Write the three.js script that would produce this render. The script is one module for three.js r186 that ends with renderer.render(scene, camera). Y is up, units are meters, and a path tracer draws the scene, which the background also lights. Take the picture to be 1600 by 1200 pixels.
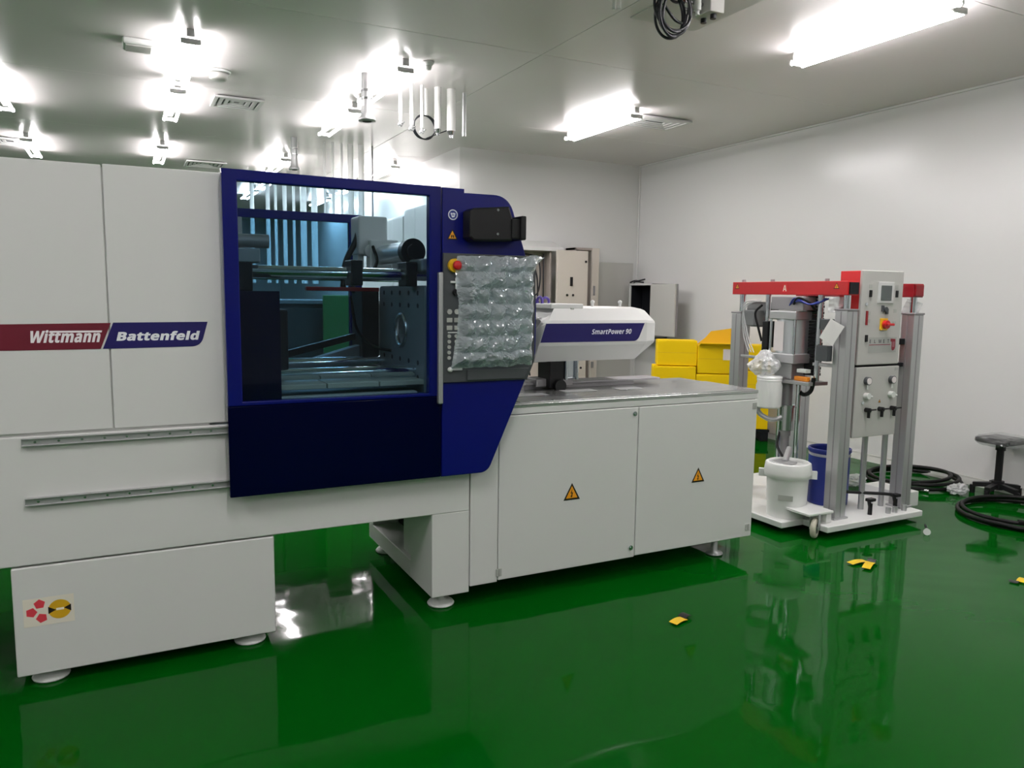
import * as THREE from 'three';
import { RoundedBoxGeometry } from 'three/addons/geometries/RoundedBoxGeometry.js';
import { mergeGeometries } from 'three/addons/utils/BufferGeometryUtils.js';
import { RectAreaLightUniformsLib } from 'three/addons/lights/RectAreaLightUniformsLib.js';
import { ImprovedNoise } from 'three/addons/math/ImprovedNoise.js';

// ------------------------------------------------------------------ camera, exposure, light levels
const scene = new THREE.Scene();
const camera = new THREE.PerspectiveCamera(53.16, 4 / 3, 0.05, 60);
camera.position.set(0, 1.5, 0);
camera.rotation.order = 'YXZ';
camera.rotation.set(THREE.MathUtils.degToRad(-6.663), THREE.MathUtils.degToRad(-26.957), THREE.MathUtils.degToRad(0.7605));
scene.add(camera);
const renderer = new THREE.WebGLRenderer({ antialias: true });
renderer.toneMapping = THREE.LinearToneMapping;
renderer.toneMappingExposure = 1.09;
renderer.shadowMap.enabled = true;
RectAreaLightUniformsLib.init();
scene.background = new THREE.Color(0x000000);
const LAMP = 27;          // radiance of each lamp's light
const TUBE_GLOW = 40;      // glow of the tubes themselves
const LAMP_COLOR = new THREE.Color(1.0, 0.955, 0.965);

// ------------------------------------------------------------------ helpers
let seed = 7;
const rnd = () => { seed = (seed * 16807) % 2147483647; return (seed - 1) / 2147483646; };
const rr = (a, b) => a + (b - a) * rnd();
const perlin = new ImprovedNoise();
const used = {};
function numbered(name) { const n = used[name] = (used[name] ?? -1) + 1; return n ? `${name}_${String(n).padStart(3, '0')}` : name; }
const V = (x, y, z) => new THREE.Vector3(x, y, z);
const lin = (r, g, b) => new THREE.Color().setRGB(r, g, b);
function mat(c, roughness = 0.5, metalness = 0, extra = {}) {
  return new THREE.MeshPhysicalMaterial({ color: Array.isArray(c) ? lin(...c) : new THREE.Color(c), roughness, metalness, ...extra });
}
function thing(name, label, category, at = [0, 0, 0], group) {
  const o = new THREE.Group(); o.name = numbered(name); o.position.set(...at); scene.add(o);
  o.userData = { label, category }; if (group) o.userData.group = group; return o;
}
function flat(g) { let a = g.index ? g.toNonIndexed() : g; for (const k of Object.keys(a.attributes)) if (!['position', 'normal', 'uv'].includes(k)) a.deleteAttribute(k); if (!a.attributes.uv) a.setAttribute('uv', new THREE.BufferAttribute(new Float32Array(a.attributes.position.count * 2), 2)); return a; }
function join(list) { return Array.isArray(list) ? (list.length === 1 ? list[0] : mergeGeometries(list.map(flat))) : list; }
// geometry in world coordinates becomes a part of `parent`
function P(name, geo, m, parent, label) {
  const g = join(geo), root = parent.userData.at ?? parent.position;
  const o = new THREE.Mesh(g.clone().translate(-root.x, -root.y, -root.z), m);
  o.name = numbered(name); o.castShadow = o.receiveShadow = true; o.userData.at = root; parent.add(o);
  if (label) o.userData.label = label; return o;
}
function single(name, geo, m, label, category, group) {   // a thing that is one mesh
  const g = join(geo); g.computeBoundingBox(); const c = g.boundingBox.getCenter(V(0, 0, 0)); c.y = g.boundingBox.min.y;
  const o = new THREE.Mesh(g.clone().translate(-c.x, -c.y, -c.z), m); o.position.copy(c); o.name = numbered(name); o.castShadow = o.receiveShadow = true;
  o.userData = { label, category }; if (group) o.userData.group = group; scene.add(o); return o;
}
function struct(name, geo, m, parent) {
  const o = new THREE.Mesh(join(geo), m); o.name = numbered(name); o.castShadow = o.receiveShadow = true;
  if (parent) parent.add(o); else { o.userData.kind = 'structure'; scene.add(o); } return o;
}
function box(x0, x1, y0, y1, z0, z1, r = 0.003) {
  const w = x1 - x0, h = y1 - y0, d = z1 - z0; r = Math.min(r, w / 3, h / 3, d / 3);
  const g = r > 0.0004 ? new RoundedBoxGeometry(w, h, d, 2, r) : new THREE.BoxGeometry(w, h, d);
  return g.translate((x0 + x1) / 2, (y0 + y1) / 2, (z0 + z1) / 2);
}
function rod(a, b, r, seg = 20, r2 = r) {
  const A = V(...a), B = V(...b), d = B.clone().sub(A), g = new THREE.CylinderGeometry(r2, r, d.length(), seg);
  return g.applyQuaternion(new THREE.Quaternion().setFromUnitVectors(V(0, 1, 0), d.clone().normalize())).translate((A.x + B.x) / 2, (A.y + B.y) / 2, (A.z + B.z) / 2);
}
function tube(pts, r, seg = 40, rad = 8, closed = false) { return new THREE.TubeGeometry(new THREE.CatmullRomCurve3(pts.map((p) => V(...p)), closed), seg, r, rad, closed); }
function lathe(prof, at, seg = 40) { return new THREE.LatheGeometry(prof.map(([r, y]) => new THREE.Vector2(r, y)), seg).translate(...at); }
function shape(pts) { const s = new THREE.Shape(); pts.forEach(([x, y], i) => (i ? s.lineTo(x, y) : s.moveTo(x, y))); s.closePath(); return s; }
function roundedShape(pts) { // [x, y, radius]
  const s = new THREE.Shape(), n = pts.length;
  for (let i = 0; i < n; i++) {
    const [x, y, r = 0] = pts[i], a = pts[(i + n - 1) % n], b = pts[(i + 1) % n];
    const la = Math.hypot(a[0] - x, a[1] - y), lb = Math.hypot(b[0] - x, b[1] - y);
    const p = [x + (a[0] - x) * r / la, y + (a[1] - y) * r / la], q = [x + (b[0] - x) * r / lb, y + (b[1] - y) * r / lb];
    i ? s.lineTo(...p) : s.moveTo(...p); if (r) s.quadraticCurveTo(x, y, ...q);
  }
  s.closePath(); return s;
}
function prism(s, z0, z1, bevel = 0.003, holes = []) {
  if (Array.isArray(s)) s = shape(s); holes.forEach((h) => s.holes.push(h));
  return new THREE.ExtrudeGeometry(s, { depth: z1 - z0 - 2 * bevel, bevelEnabled: bevel > 0, bevelSize: bevel, bevelThickness: bevel, bevelSegments: 2, bevelOffset: -bevel, curveSegments: 10 }).translate(0, 0, z0 + bevel);
}
// extrude outline given in (z, y) along x
function prismX(pts, x0, x1, bevel = 0.003) { return prism(pts.map(([z, y]) => [-z, y]), x0, x1, bevel).rotateY(Math.PI / 2); }
function tex(w, h, draw, srgb = true) {
  const c = document.createElement('canvas'); c.width = w; c.height = h; const x = c.getContext('2d'); draw(x, w, h);
  const t = new THREE.CanvasTexture(c); if (srgb) t.colorSpace = THREE.SRGBColorSpace; t.anisotropy = 8; return t;
}
function decal(w, h, at, rotY = 0) { return new THREE.PlaneGeometry(w, h).rotateY(rotY).translate(...at); }
function noiseTex(n, fn, rep) {
  const d = new Uint8Array(n * n * 4);
  for (let j = 0; j < n; j++) for (let i = 0; i < n; i++) { const v = Math.max(0, Math.min(255, Math.round(255 * fn(i / n, j / n)))); d.set([v, v, v, 255], 4 * (j * n + i)); }
  const t = new THREE.DataTexture(d, n, n); t.wrapS = t.wrapT = THREE.RepeatWrapping; t.magFilter = THREE.LinearFilter; t.minFilter = THREE.LinearMipmapLinearFilter; t.generateMipmaps = true; t.repeat.set(rep, rep); t.needsUpdate = true; return t;
}
const loopNoise = (u, v, f, s) => { // tileable noise
  const a = u * 2 * Math.PI, b = v * 2 * Math.PI, r = f / (2 * Math.PI);
  return perlin.noise(Math.cos(a) * r + s, Math.sin(a) * r + Math.cos(b) * r * 1.3 + s * 1.7, Math.sin(b) * r * 1.3 - s);
};

// ------------------------------------------------------------------ materials
const waves = noiseTex(512, (u, v) => 0.5 + 0.26 * loopNoise(u, v, 9, 3.1) + 0.17 * loopNoise(u, v, 23, 8.7), 0.25);
const smudge = noiseTex(256, (u, v) => 0.62 + 0.35 * loopNoise(u, v, 6, 1.3) + 0.15 * loopNoise(u, v, 19, 4.4), 0.3);
const brush = noiseTex(256, (u, v) => 0.5 + 0.3 * perlin.noise(u * 4, v * 120, 2.2) + 0.2 * perlin.noise(u * 3, v * 47, 7.1), 1);
const M = {
  wall: mat([0.655, 0.655, 0.645], 0.24),
  ceiling: mat([0.78, 0.735, 0.735], 0.24, 0.0, { ior: 1.6 }),
  floor: mat([0.0006, 0.075, 0.0034], 0.05, 0, { bumpMap: waves, bumpScale: 0.0030, ior: 1.33, specularIntensity: 0.26 }),
  cove: mat([0.42, 0.43, 0.40], 0.5),
  white: mat([0.70, 0.70, 0.685], 0.42),
  white2: mat([0.66, 0.66, 0.645], 0.4),
  inner: mat([0.17, 0.18, 0.18], 0.6),
  dark: mat([0.007, 0.008, 0.011], 0.5, 0, { specularIntensity: 0.5 }),
  rubber: mat([0.006, 0.006, 0.006], 0.5, 0, { specularIntensity: 0.5 }),
  black: mat([0.009, 0.009, 0.010], 0.4, 0, { specularIntensity: 0.6 }),
  doorBlue: mat([0.002, 0.005, 0.120], 0.24, 0, { specularIntensity: 0.5 }),
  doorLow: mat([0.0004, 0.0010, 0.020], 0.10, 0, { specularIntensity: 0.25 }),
  blue: mat([0.002, 0.005, 0.135], 0.32, 0, { specularIntensity: 0.55 }),
  grey: mat([0.062, 0.068, 0.074], 0.45),
  glass: mat([0.66, 0.77, 0.83], 0.02, 0, { transmission: 1, thickness: 0, ior: 1.5, specularIntensity: 0.35 }),
  backGlass: mat([0.46, 0.66, 0.78], 0.03, 0, { transmission: 1, thickness: 0, ior: 1.5, specularIntensity: 0.4 }),
  steel: mat([0.55, 0.56, 0.57], 0.22, 1),
  steelMatte: mat([0.72, 0.75, 0.77], 0.34, 0.85),
  steelBrushed: mat([0.60, 0.61, 0.60], 0.42, 0.9, { roughnessMap: smudge }),
  chrome: mat([0.72, 0.76, 0.80], 0.10, 1),
  alu: mat([0.50, 0.505, 0.51], 0.42, 0.75),
  aluDark: mat([0.30, 0.29, 0.30], 0.5, 0.5),
  cast: mat([0.26, 0.28, 0.29], 0.5, 0.5),
  cream: mat([0.52, 0.50, 0.40], 0.5),
  red: mat([0.58, 0.012, 0.016], 0.35),
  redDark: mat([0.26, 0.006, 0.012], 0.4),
  beige: mat([0.60, 0.55, 0.49], 0.45),
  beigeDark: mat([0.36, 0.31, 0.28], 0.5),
  panelGrey: mat([0.50, 0.495, 0.47], 0.45),
  yellow: mat([0.90, 0.60, 0.001], 0.6, 0, { specularIntensity: 0.4 }),
  yellowIn: mat([0.72, 0.42, 0.004], 0.6),
  paper: mat([0.80, 0.74, 0.74], 0.8),
  plasticWhite: mat([0.74, 0.75, 0.73], 0.4),
  drumBlue: mat([0.012, 0.028, 0.24], 0.38),
  orange: mat([0.85, 0.28, 0.02], 0.4),
  estopYellow: mat([0.85, 0.50, 0.01], 0.35),
  film: mat([0.85, 0.86, 0.86], 0.22, 0, { transmission: 0.55, thickness: 0, ior: 1.45, side: THREE.DoubleSide }),
  bubble: mat([0.84, 0.92, 0.96], 0.11, 0, { transmission: 0.66, thickness: 0, ior: 1.8, side: THREE.DoubleSide, flatShading: true }),
  tape: mat([0.78, 0.52, 0.01], 0.45, 0, { side: THREE.DoubleSide }),
  tapeBlack: mat([0.012, 0.012, 0.012], 0.45, 0, { side: THREE.DoubleSide }),
  tube: new THREE.MeshStandardMaterial({ color: 0xffffff, emissive: LAMP_COLOR, emissiveIntensity: TUBE_GLOW, roughness: 0.4 }),
  batten: mat([0.55, 0.55, 0.54], 0.4),
  pipe: mat([0.80, 0.80, 0.78], 0.35),
  brass: mat([0.45, 0.34, 0.18], 0.35, 1),
  cable: mat([0.012, 0.013, 0.018], 0.4),
  copper: mat([0.50, 0.16, 0.09], 0.4, 0.6),
  green: mat([0.03, 0.17, 0.03], 0.5),
  screen: mat([0.10, 0.115, 0.115], 0.25),
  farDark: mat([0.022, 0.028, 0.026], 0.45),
  purple: mat([0.10, 0.06, 0.36], 0.4),
};

// ------------------------------------------------------------------ the room
const CEIL = 3.2, XR = 6.18, XL = -4.0, ZF = -20, ZN = 6.5, ZB = -8.5, XS = 3.6, T = 0.15;
{
  const fg = new THREE.BoxGeometry(XR - XL + 2 * T, T, ZN - ZF + 2 * T).translate((XR + XL) / 2, -T / 2, (ZN + ZF) / 2);
  const p = fg.attributes.position, uv = fg.attributes.uv; for (let i = 0; i < p.count; i++) uv.setXY(i, p.getX(i), p.getZ(i));
  struct('floor', fg, M.floor);
  // ceiling of insulated steel panels with thin joints
  const ceil = struct('ceiling', new THREE.BoxGeometry(XR - XL + 2 * T, T, ZN - ZF + 2 * T).translate((XR + XL) / 2, CEIL + 0.012 + T / 2, (ZN + ZF) / 2), M.ceiling);
  const zs = [ZN, 4.0, 1.55, -0.7, -2.93, -5.0, -7.17, -9.4, -11.6, -13.8, -16, -18.2, ZF], xs = [XL, -1.3, 2.75, XR];
  for (let i = 0; i + 1 < zs.length; i++) for (let j = 0; j + 1 < xs.length; j++) {
    const g = box(xs[j] + 0.0015, xs[j + 1] - 0.0015, CEIL, CEIL + 0.011, zs[i + 1] + 0.0015, zs[i] - 0.0015, 0.003); struct('ceiling_panel', g, M.ceiling, ceil);
  }
  struct('wall_right', box(XR, XR + T, 0, CEIL + 0.02, ZB - T, ZN + T, 0), M.wall);
  struct('wall_back', box(XS, XR, 0, CEIL + 0.02, ZB - T, ZB, 0), M.wall);
  struct('wall_side', box(XS, XS + T, 0, CEIL + 0.02, ZF, ZB - T, 0), M.wall);
  struct('wall_far', box(XL - T, XS + T, 0, CEIL + 0.02, ZF - T, ZF, 0), M.wall);
  struct('wall_left', box(XL - T, XL, 0, CEIL + 0.02, ZF, ZN + T, 0), M.wall);
  struct('wall_front', box(XL, XR, 0, CEIL + 0.02, ZN, ZN + T, 0), M.wall);
  struct('baseboard_right', prism([[XR, 0], [XR - 0.045, 0], [XR - 0.03, 0.02], [XR - 0.012, 0.045], [XR - 0.01, 0.06], [XR, 0.06]], ZB, ZN, 0), M.cove);
  struct('baseboard_back', box(XS, XR - 0.05, 0, 0.06, ZB, ZB + 0.012, 0.002), M.cove);
  struct('baseboard_side', box(XS - 0.012, XS, 0, 0.06, ZF, ZB - 0.02, 0.002), M.cove);
  struct('trim_1', box(XR - 0.02, XR, 0.06, CEIL, ZB, ZB + 0.02, 0.006), M.wall);
  struct('trim_2', box(XR - 0.02, XR, CEIL - 0.02, CEIL, ZB + 0.02, ZN, 0.006), M.wall);
}

// ------------------------------------------------------------------ ceiling lamps
function lamp(x, z, label, alongX = false, L = 1.2) {
  const t = thing('ceiling_light', label, 'ceiling light', [x, CEIL, z], 'twin tube lamps on the ceiling');
  const y = CEIL;
  const h = L / 2, body = [box(x - 0.025, x + 0.025, y - 0.05, y, z - h, z + h, 0.004)];
  P('housing', body, M.batten, t);
  for (const e of [-1, 1]) P('end_holder', box(x - 0.062, x + 0.062, y - 0.095, y - 0.062, z + e * (h - 0.012) - 0.009, z + e * (h - 0.012) + 0.009, 0.003), M.batten, t);
  for (const s of [-1, 1]) P('tube', rod([x + s * 0.05, y - 0.085, z - h + 0.02], [x + s * 0.05, y - 0.085, z + h - 0.02], 0.014, 14), M.tube, t);
  const l = new THREE.RectAreaLight(LAMP_COLOR, LAMP, 0.14, L - 0.05); l.rotation.x = -Math.PI / 2; l.position.set(0, -0.105, 0); t.add(l);
  if (alongX) t.rotation.y = Math.PI / 2;
  return t;
}
lamp(4.27, -3.50, 'bright twin tube ceiling light near the wall, above the red beamed unit');
lamp(4.25, -6.52, 'twin tube ceiling light beside the square air vent near the white back corner');
lamp(3.60, -2.90, 'twin tube ceiling light set crosswise, cut by the top edge of the picture', true);
lamp(1.93, -6.12, 'twin tube ceiling light on the near side of the flanged duct pipe', false, 1.1);
lamp(1.95, -7.62, 'twin tube ceiling light just beyond the large flanged duct pipe');
lamp(1.90, -10.6, 'ceiling light half hidden by the blue door top, beside the small flanged pipe');
lamp(3.25, -10.4, 'ceiling light close to the side wall, just above the blue machine door');
lamp(0.48, -6.25, 'brightest end-on ceiling light, between the square speaker and the round smoke detector');
lamp(0.49, -7.68, 'end-on ceiling light next to the slatted air vent, second in its row');
lamp(0.50, -10.5, 'small end-on ceiling light low over the white machine panels, third in its row');
lamp(-0.86, -8.0, 'ceiling light cut by the left edge of the picture');
lamp(-0.86, -10.8, 'small ceiling light at far left just above the white machine top');
lamp(2.02, -13.9, 'distant ceiling light seen through the machine window, leftmost and lowest of them');
lamp(2.05, -12.45, 'distant ceiling light seen through the top left corner of the machine window');
lamp(3.30, -14.3, 'distant ceiling light seen through the middle of the machine window top');
lamp(3.30, -12.3, 'distant ceiling light seen through the machine window, rightmost of them');
lamp(0.48, -1.2, 'ceiling light over the aisle before the machine, out of the picture'); lamp(4.27, -0.6, 'ceiling light near the wall behind the camera, out of the picture');
lamp(-1.9, -1.6, 'ceiling light over the machine end beyond the picture'); lamp(2.2, 1.0, 'ceiling light behind the camera in mid room, out of the picture');
lamp(-1.2, 1.2, 'added ceiling light behind the camera on the machine side, out of the picture'); lamp(0.5, 3.4, 'added ceiling light far behind the camera, out of the picture'); lamp(4.2, 2.6, 'added ceiling light far behind the camera near the wall, out of the picture');  // three unseen lamps added to brighten the machine front

// ------------------------------------------------------------------ ceiling fittings
function vent(x0, x1, z0, z1, label) {
  const cx = (x0 + x1) / 2, cz = (z0 + z1) / 2, t = thing('air_vent', label, 'air vent', [cx, CEIL, cz], 'slatted air vents in the ceiling');
  const w = x1 - x0, d = z1 - z0, fr = (a) => { // sloping square ring at inset a
    const g = []; const i = a, o = a - 0.035;
    g.push(box(x0 + o, x1 - o, CEIL - 0.03 + a * 0.1, CEIL - 0.012 + a * 0.1, z0 + o, z0 + i, 0.003), box(x0 + o, x1 - o, CEIL - 0.03 + a * 0.1, CEIL - 0.012 + a * 0.1, z1 - i, z1 - o, 0.003));
    g.push(box(x0 + o, x0 + i, CEIL - 0.03 + a * 0.1, CEIL - 0.012 + a * 0.1, z0 + i, z1 - i, 0.003), box(x1 - i, x1 - o, CEIL - 0.03 + a * 0.1, CEIL - 0.012 + a * 0.1, z0 + i, z1 - i, 0.003)); return g;
  };
  P('backing', box(x0 + 0.03, x1 - 0.03, CEIL - 0.004, CEIL - 0.001, z0 + 0.03, z1 - 0.03, 0), M.dark, t);
  P('frame', fr(0.035), M.wall, t);
  for (let a = 0.085; a < Math.min(w, d) / 2 - 0.01; a += 0.05) P('slat', fr(a), M.wall, t);
}
vent(0.80, 1.22, -7.76, -7.34, 'square slatted air vent beyond the smoke detector, second lamp of its row beside it');
vent(4.42, 5.02, -6.50, -6.08, 'slatted air vent at the end of the lamp near the white back corner');
vent(0.84, 1.34, -11.6, -11.1, 'slatted air vent just above the white panels by the blue door corner');
vent(-1.30, -0.85, -11.1, -10.6, 'slatted air vent at the far left edge, beside a small lamp');
{ // two ceiling devices
  const s = thing('smoke_detector', 'round white smoke detector beside the brightest end-on lamp', 'smoke detector', [0.75, CEIL, -6.6]);
  P('base', lathe([[0, CEIL - 0.02], [0.09, CEIL - 0.02], [0.095, CEIL - 0.012], [0.095, CEIL], [0, CEIL]], [0.75, 0, -6.6]), M.plasticWhite, s);
  P('sensor_cap', lathe([[0, CEIL - 0.075], [0.055, CEIL - 0.072], [0.068, CEIL - 0.055], [0.068, CEIL - 0.04], [0.08, CEIL - 0.02], [0, CEIL - 0.02]], [0.75, 0, -6.6]), M.panelGrey, s);
  const q = thing('ceiling_speaker', 'pale square ceiling box with a rounded rim, alone near the top left', 'ceiling box', [0.18, CEIL, -6.12]);
  P('housing', box(0.08, 0.28, CEIL - 0.045, CEIL, -6.22, -6.02, 0.014), M.plasticWhite, q);
  P('grille', box(0.10, 0.26, CEIL - 0.055, CEIL - 0.044, -6.20, -6.04, 0.004), M.panelGrey, q);
  const k = thing('sprinkler', 'small white ceiling knob above the row of drop pipes', 'sprinkler', [2.1, CEIL, -5.57]);
  P('rose', lathe([[0, CEIL - 0.03], [0.03, CEIL - 0.03], [0.045, CEIL - 0.01], [0.045, CEIL], [0, CEIL]], [2.1, 0, -5.57]), M.plasticWhite, k);
  P('bulb', lathe([[0, CEIL - 0.06], [0.022, CEIL - 0.055], [0.028, CEIL - 0.04], [0.024, CEIL - 0.029], [0, CEIL - 0.029]], [2.1, 0, -5.57]), M.plasticWhite, k);
}
// drop pipes: near set, middle set, far set
function dropPipe(name, x, z, yb, r, kind, label, m = M.pipe) {
  const t = thing(name, label, 'pipe', [x, CEIL, z], 'pipes dropping from the ceiling');
  P('pipe', rod([x, yb, z], [x, CEIL, z], r, 16), m, t);
  if (kind === 'tap') { P('valve', [rod([x, yb - 0.05, z], [x, yb, z], r * 0.9, 12), rod([x, yb - 0.03, z - 0.03], [x, yb - 0.03, z + 0.03], r * 1.1, 12), new THREE.SphereGeometry(r * 1.35, 14, 10).translate(x, yb - 0.03, z)], M.alu, t); P('lever', box(x - 0.006, x + 0.006, yb - 0.034, yb - 0.026, z + 0.03, z + 0.085, 0.002), M.steel, t); }
  if (kind === 'cone') P('nozzle', [rod([x, yb - 0.03, z], [x, yb, z], r * 0.7, 14, r), rod([x, yb - 0.055, z], [x, yb - 0.03, z], r * 0.4, 12)], M.steel, t);
  if (kind === 'flange') { P('flange', lathe([[r, yb + 0.10], [r * 1.15, yb + 0.06], [r * 1.15, yb + 0.03], [r * 1.6, yb + 0.008], [r * 1.6, yb - 0.012], [r * 0.9, yb - 0.012]], [x, 0, z], 24), m, t); P('clamp', [0.16, 0.22].map((d) => rod([x, yb + d - 0.008, z], [x, yb + d + 0.008, z], r * 1.12, 18)), M.steel, t); }
}
dropPipe('drop_pipe', 2.10, -6.2, 2.90, 0.014, 'tap', 'thin white drop pipe with tap, first from the lamp in the near row');
dropPipe('drop_pipe', 2.195, -6.2, 2.875, 0.016, 'tap', 'thin white drop pipe with tap, second from the lamp in the near row');
dropPipe('drop_pipe', 2.285, -6.2, 2.86, 0.014, 'tap', 'thin white drop pipe with tap, beside the hanging black cable coil');
dropPipe('drop_pipe', 2.352, -6.28, 2.985, 0.013, 'plain', 'shortest white drop pipe, holding up the black cable coil');
dropPipe('drop_pipe', 2.425, -6.2, 2.865, 0.028, 'cone', 'thick white drop pipe standing in front of the black cable coil');
dropPipe('drop_pipe', 2.545, -6.2, 2.86, 0.036, 'cone', 'thickest white drop pipe, right beside the black cable coil');
dropPipe('drop_pipe', 2.685, -6.25, 2.84, 0.017, 'plain', 'thin grey metal drop pipe, at the open end of the near row', M.alu);
dropPipe('drop_pipe', 2.14, -9.0, 2.35, 0.014, 'tap', 'thin white drop pipe above the blue door, first in the middle row');
dropPipe('drop_pipe', 2.235, -9.0, 2.35, 0.014, 'tap', 'thin white drop pipe above the blue door, second in the middle row');
dropPipe('drop_pipe', 2.335, -9.0, 2.35, 0.014, 'tap', 'thin white drop pipe above the blue door, third in the middle row');
dropPipe('drop_pipe', 2.44, -9.0, 2.34, 0.034, 'plain', 'thick white drop pipe above the blue door, left one of two in the middle row');
dropPipe('drop_pipe', 2.565, -9.0, 2.34, 0.034, 'plain', 'thick white drop pipe above the blue door, right one of two in the middle row');
dropPipe('drop_pipe', 2.70, -9.0, 2.30, 0.011, 'plain', 'thin dark metal drop rod above the blue door, last in the middle row', M.aluDark);
dropPipe('flanged_pipe', 1.79, -6.1, 2.85, 0.042, 'flange', 'grey metal duct pipe ending in a dark flange, in front of two long lamps', M.alu);
dropPipe('flanged_pipe', 1.79, -8.95, 2.86, 0.036, 'flange', 'small flanged metal pipe low over the blue door, beside a half hidden lamp', M.alu);
[[1.74, 0.03], [1.96, 0.03], [2.07, 0.02], [2.20, 0.03], [2.33, 0.02], [2.47, 0.046], [2.63, 0.046]].forEach(([x, r], i) =>
  dropPipe('drop_pipe', x, -11.75, 1.62, r, 'plain', ['farthest row white pipe seen through the window, first from its left', 'farthest row white pipe seen through the window, second from its left', 'farthest row thin pipe seen through the window, third from its left', 'farthest row white pipe seen through the window, fourth from its left', 'farthest row thin pipe seen through the window, fifth from its left', 'farthest row thick pipe seen through the window, left one of two', 'farthest row thick pipe seen through the window, right one of two'][i]));
{
  const pts = []; for (let i = 0; i <= 130; i++) { const a = i / 130 * Math.PI * 2 * 4 + Math.PI / 2; const k = 1 + 0.05 * Math.sin(i * 0.37); pts.push([2.345 + 0.095 * k * Math.cos(a), 2.89 + 0.098 * k * Math.sin(a), -6.305 + 0.014 * Math.sin(i * 0.21)]); }
  single('cable_coil', [tube(pts, 0.006, 520, 6), tube([[2.36, 2.80, -6.3], [2.45, 2.84, -6.27], [2.535, 2.875, -6.25]], 0.005, 12, 6)], M.cable, 'black cable coil hung from the shortest white drop pipe', 'cable');
}
{ // junction box and cable loop at the top edge
  const t = thing('junction_box', 'grey steel junction box with copper fittings on the ceiling, at the top edge', 'junction box', [3.02, CEIL, -3.58]);
  P('mounting_plate', box(2.86, 3.36, CEIL - 0.006, CEIL, -4.09, -3.45, 0.002), M.panelGrey, t);
  P('housing', box(2.985, 3.085, 3.08, CEIL - 0.006, -3.66, -3.50, 0.006), M.panelGrey, t);
  for (const z of [-3.54, -3.62]) P('cable_gland', rod([3.04, 3.055, z], [3.04, 3.08, z], 0.017, 14), M.black, t);
  for (let i = 0; i < 3; i++) { const y = 3.10 + i * 0.03; P('fitting', rod([2.86, y, -3.60 + i * 0.03], [2.985, y, -3.60 + i * 0.03], 0.010, 10), M.aluDark, t); }
  for (let i = 0; i < 2; i++) P('connector', rod([2.85, 3.145 + i * 0.03, -3.58 + i * 0.03], [2.885, 3.145 + i * 0.03, -3.58 + i * 0.03], 0.018, 12), M.copper, t);
  P('drop_tube', [rod([2.935, 3.085, -3.55], [2.935, CEIL, -3.55], 0.020, 14), rod([2.935, 3.062, -3.55], [2.935, 3.085, -3.55], 0.012, 12)], M.plasticWhite, t);
  P('bracket', box(2.66, 2.99, 3.165, 3.185, -3.64, -3.55, 0.003), M.alu, t);
  const pts = []; for (let i = 0; i <= 150; i++) { const a = i / 150 * Math.PI * 2 * 6; const k = 1 + 0.12 * Math.sin(i * 0.31 + 1); pts.push([2.728 + 0.095 * k * Math.cos(a) + 0.012 * Math.sin(i * 0.13), 3.032 + 0.118 * k * Math.sin(a), -3.505 + 0.03 * Math.sin(i * 0.21)]); }
  single('cable_loop', [tube(pts, 0.008, 640, 6), tube([[2.68, 3.15, -3.52], [2.74, 3.10, -3.53], [2.86, 3.12, -3.58]], 0.008, 14, 6), tube([[2.66, 3.06, -3.50], [2.74, 2.99, -3.50], [2.81, 2.985, -3.52]], 0.008, 20, 6)], M.cable, 'thick loop of black cable hanging under the ceiling box at the top edge', 'cable');
  for (const [x, y, l] of [[2.60, 3.135, 'short white pipe end at the top edge, left one of two beside the cable loop'], [2.635, 3.142, 'short white pipe end at the top edge, right one of two beside the cable loop']]) dropPipe('drop_pipe', x, -3.88, y, 0.011, 'plain', l);
}

// ------------------------------------------------------------------ prints
const red = '#6b1228', blu = '#160c5c';
const logoRed = tex(1024, 180, (c, w, h) => {
  c.fillStyle = red; c.fillRect(0, 0, w, h);
  c.fillStyle = '#f1eef0'; c.save(); c.transform(1, 0, -0.22, 1, 0, 0); c.font = 'bold 104px sans-serif'; c.textBaseline = 'alphabetic';
  const x0 = 585, word = 'Wittmann', tw = c.measureText(word).width, sc = 400 / tw; c.translate(x0, 128); c.scale(sc, 1);
  c.fillText(word, 0, 0); c.lineWidth = 4; c.strokeStyle = '#f1eef0'; c.strokeText(word, 0, 0);
  const a = c.measureText('Wi').width; c.fillRect(a, -76, tw - a - 2, 13); c.restore();
});
const logoBlue = tex(1024, 300, (c, w, h) => {
  c.fillStyle = blu; c.fillRect(0, 0, w, h); c.fillStyle = '#f2f2f6'; c.strokeStyle = '#f2f2f6';
  c.save(); c.transform(1, 0, -0.22, 1, 0, 0); c.font = 'bold 158px sans-serif'; const tw = c.measureText('Battenfeld').width; c.translate(165, 208); c.scale(810 / tw, 0.82); c.lineWidth = 8; c.fillText('Battenfeld', 0, 0); c.strokeText('Battenfeld', 0, 0); c.restore();
});
const smartText = tex(1024, 200, (c, w, h) => {
  c.fillStyle = blu; c.fillRect(0, 0, w, h); c.fillStyle = '#f0f0f6'; c.save(); c.transform(1, 0, -0.2, 1, 0, 0); c.font = 'bold 130px sans-serif'; const tw = c.measureText('SmartPower 90').width; c.translate(70, 145); c.scale(900 / tw, 1); c.fillText('SmartPower 90', 0, 0); c.restore();
});
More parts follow.
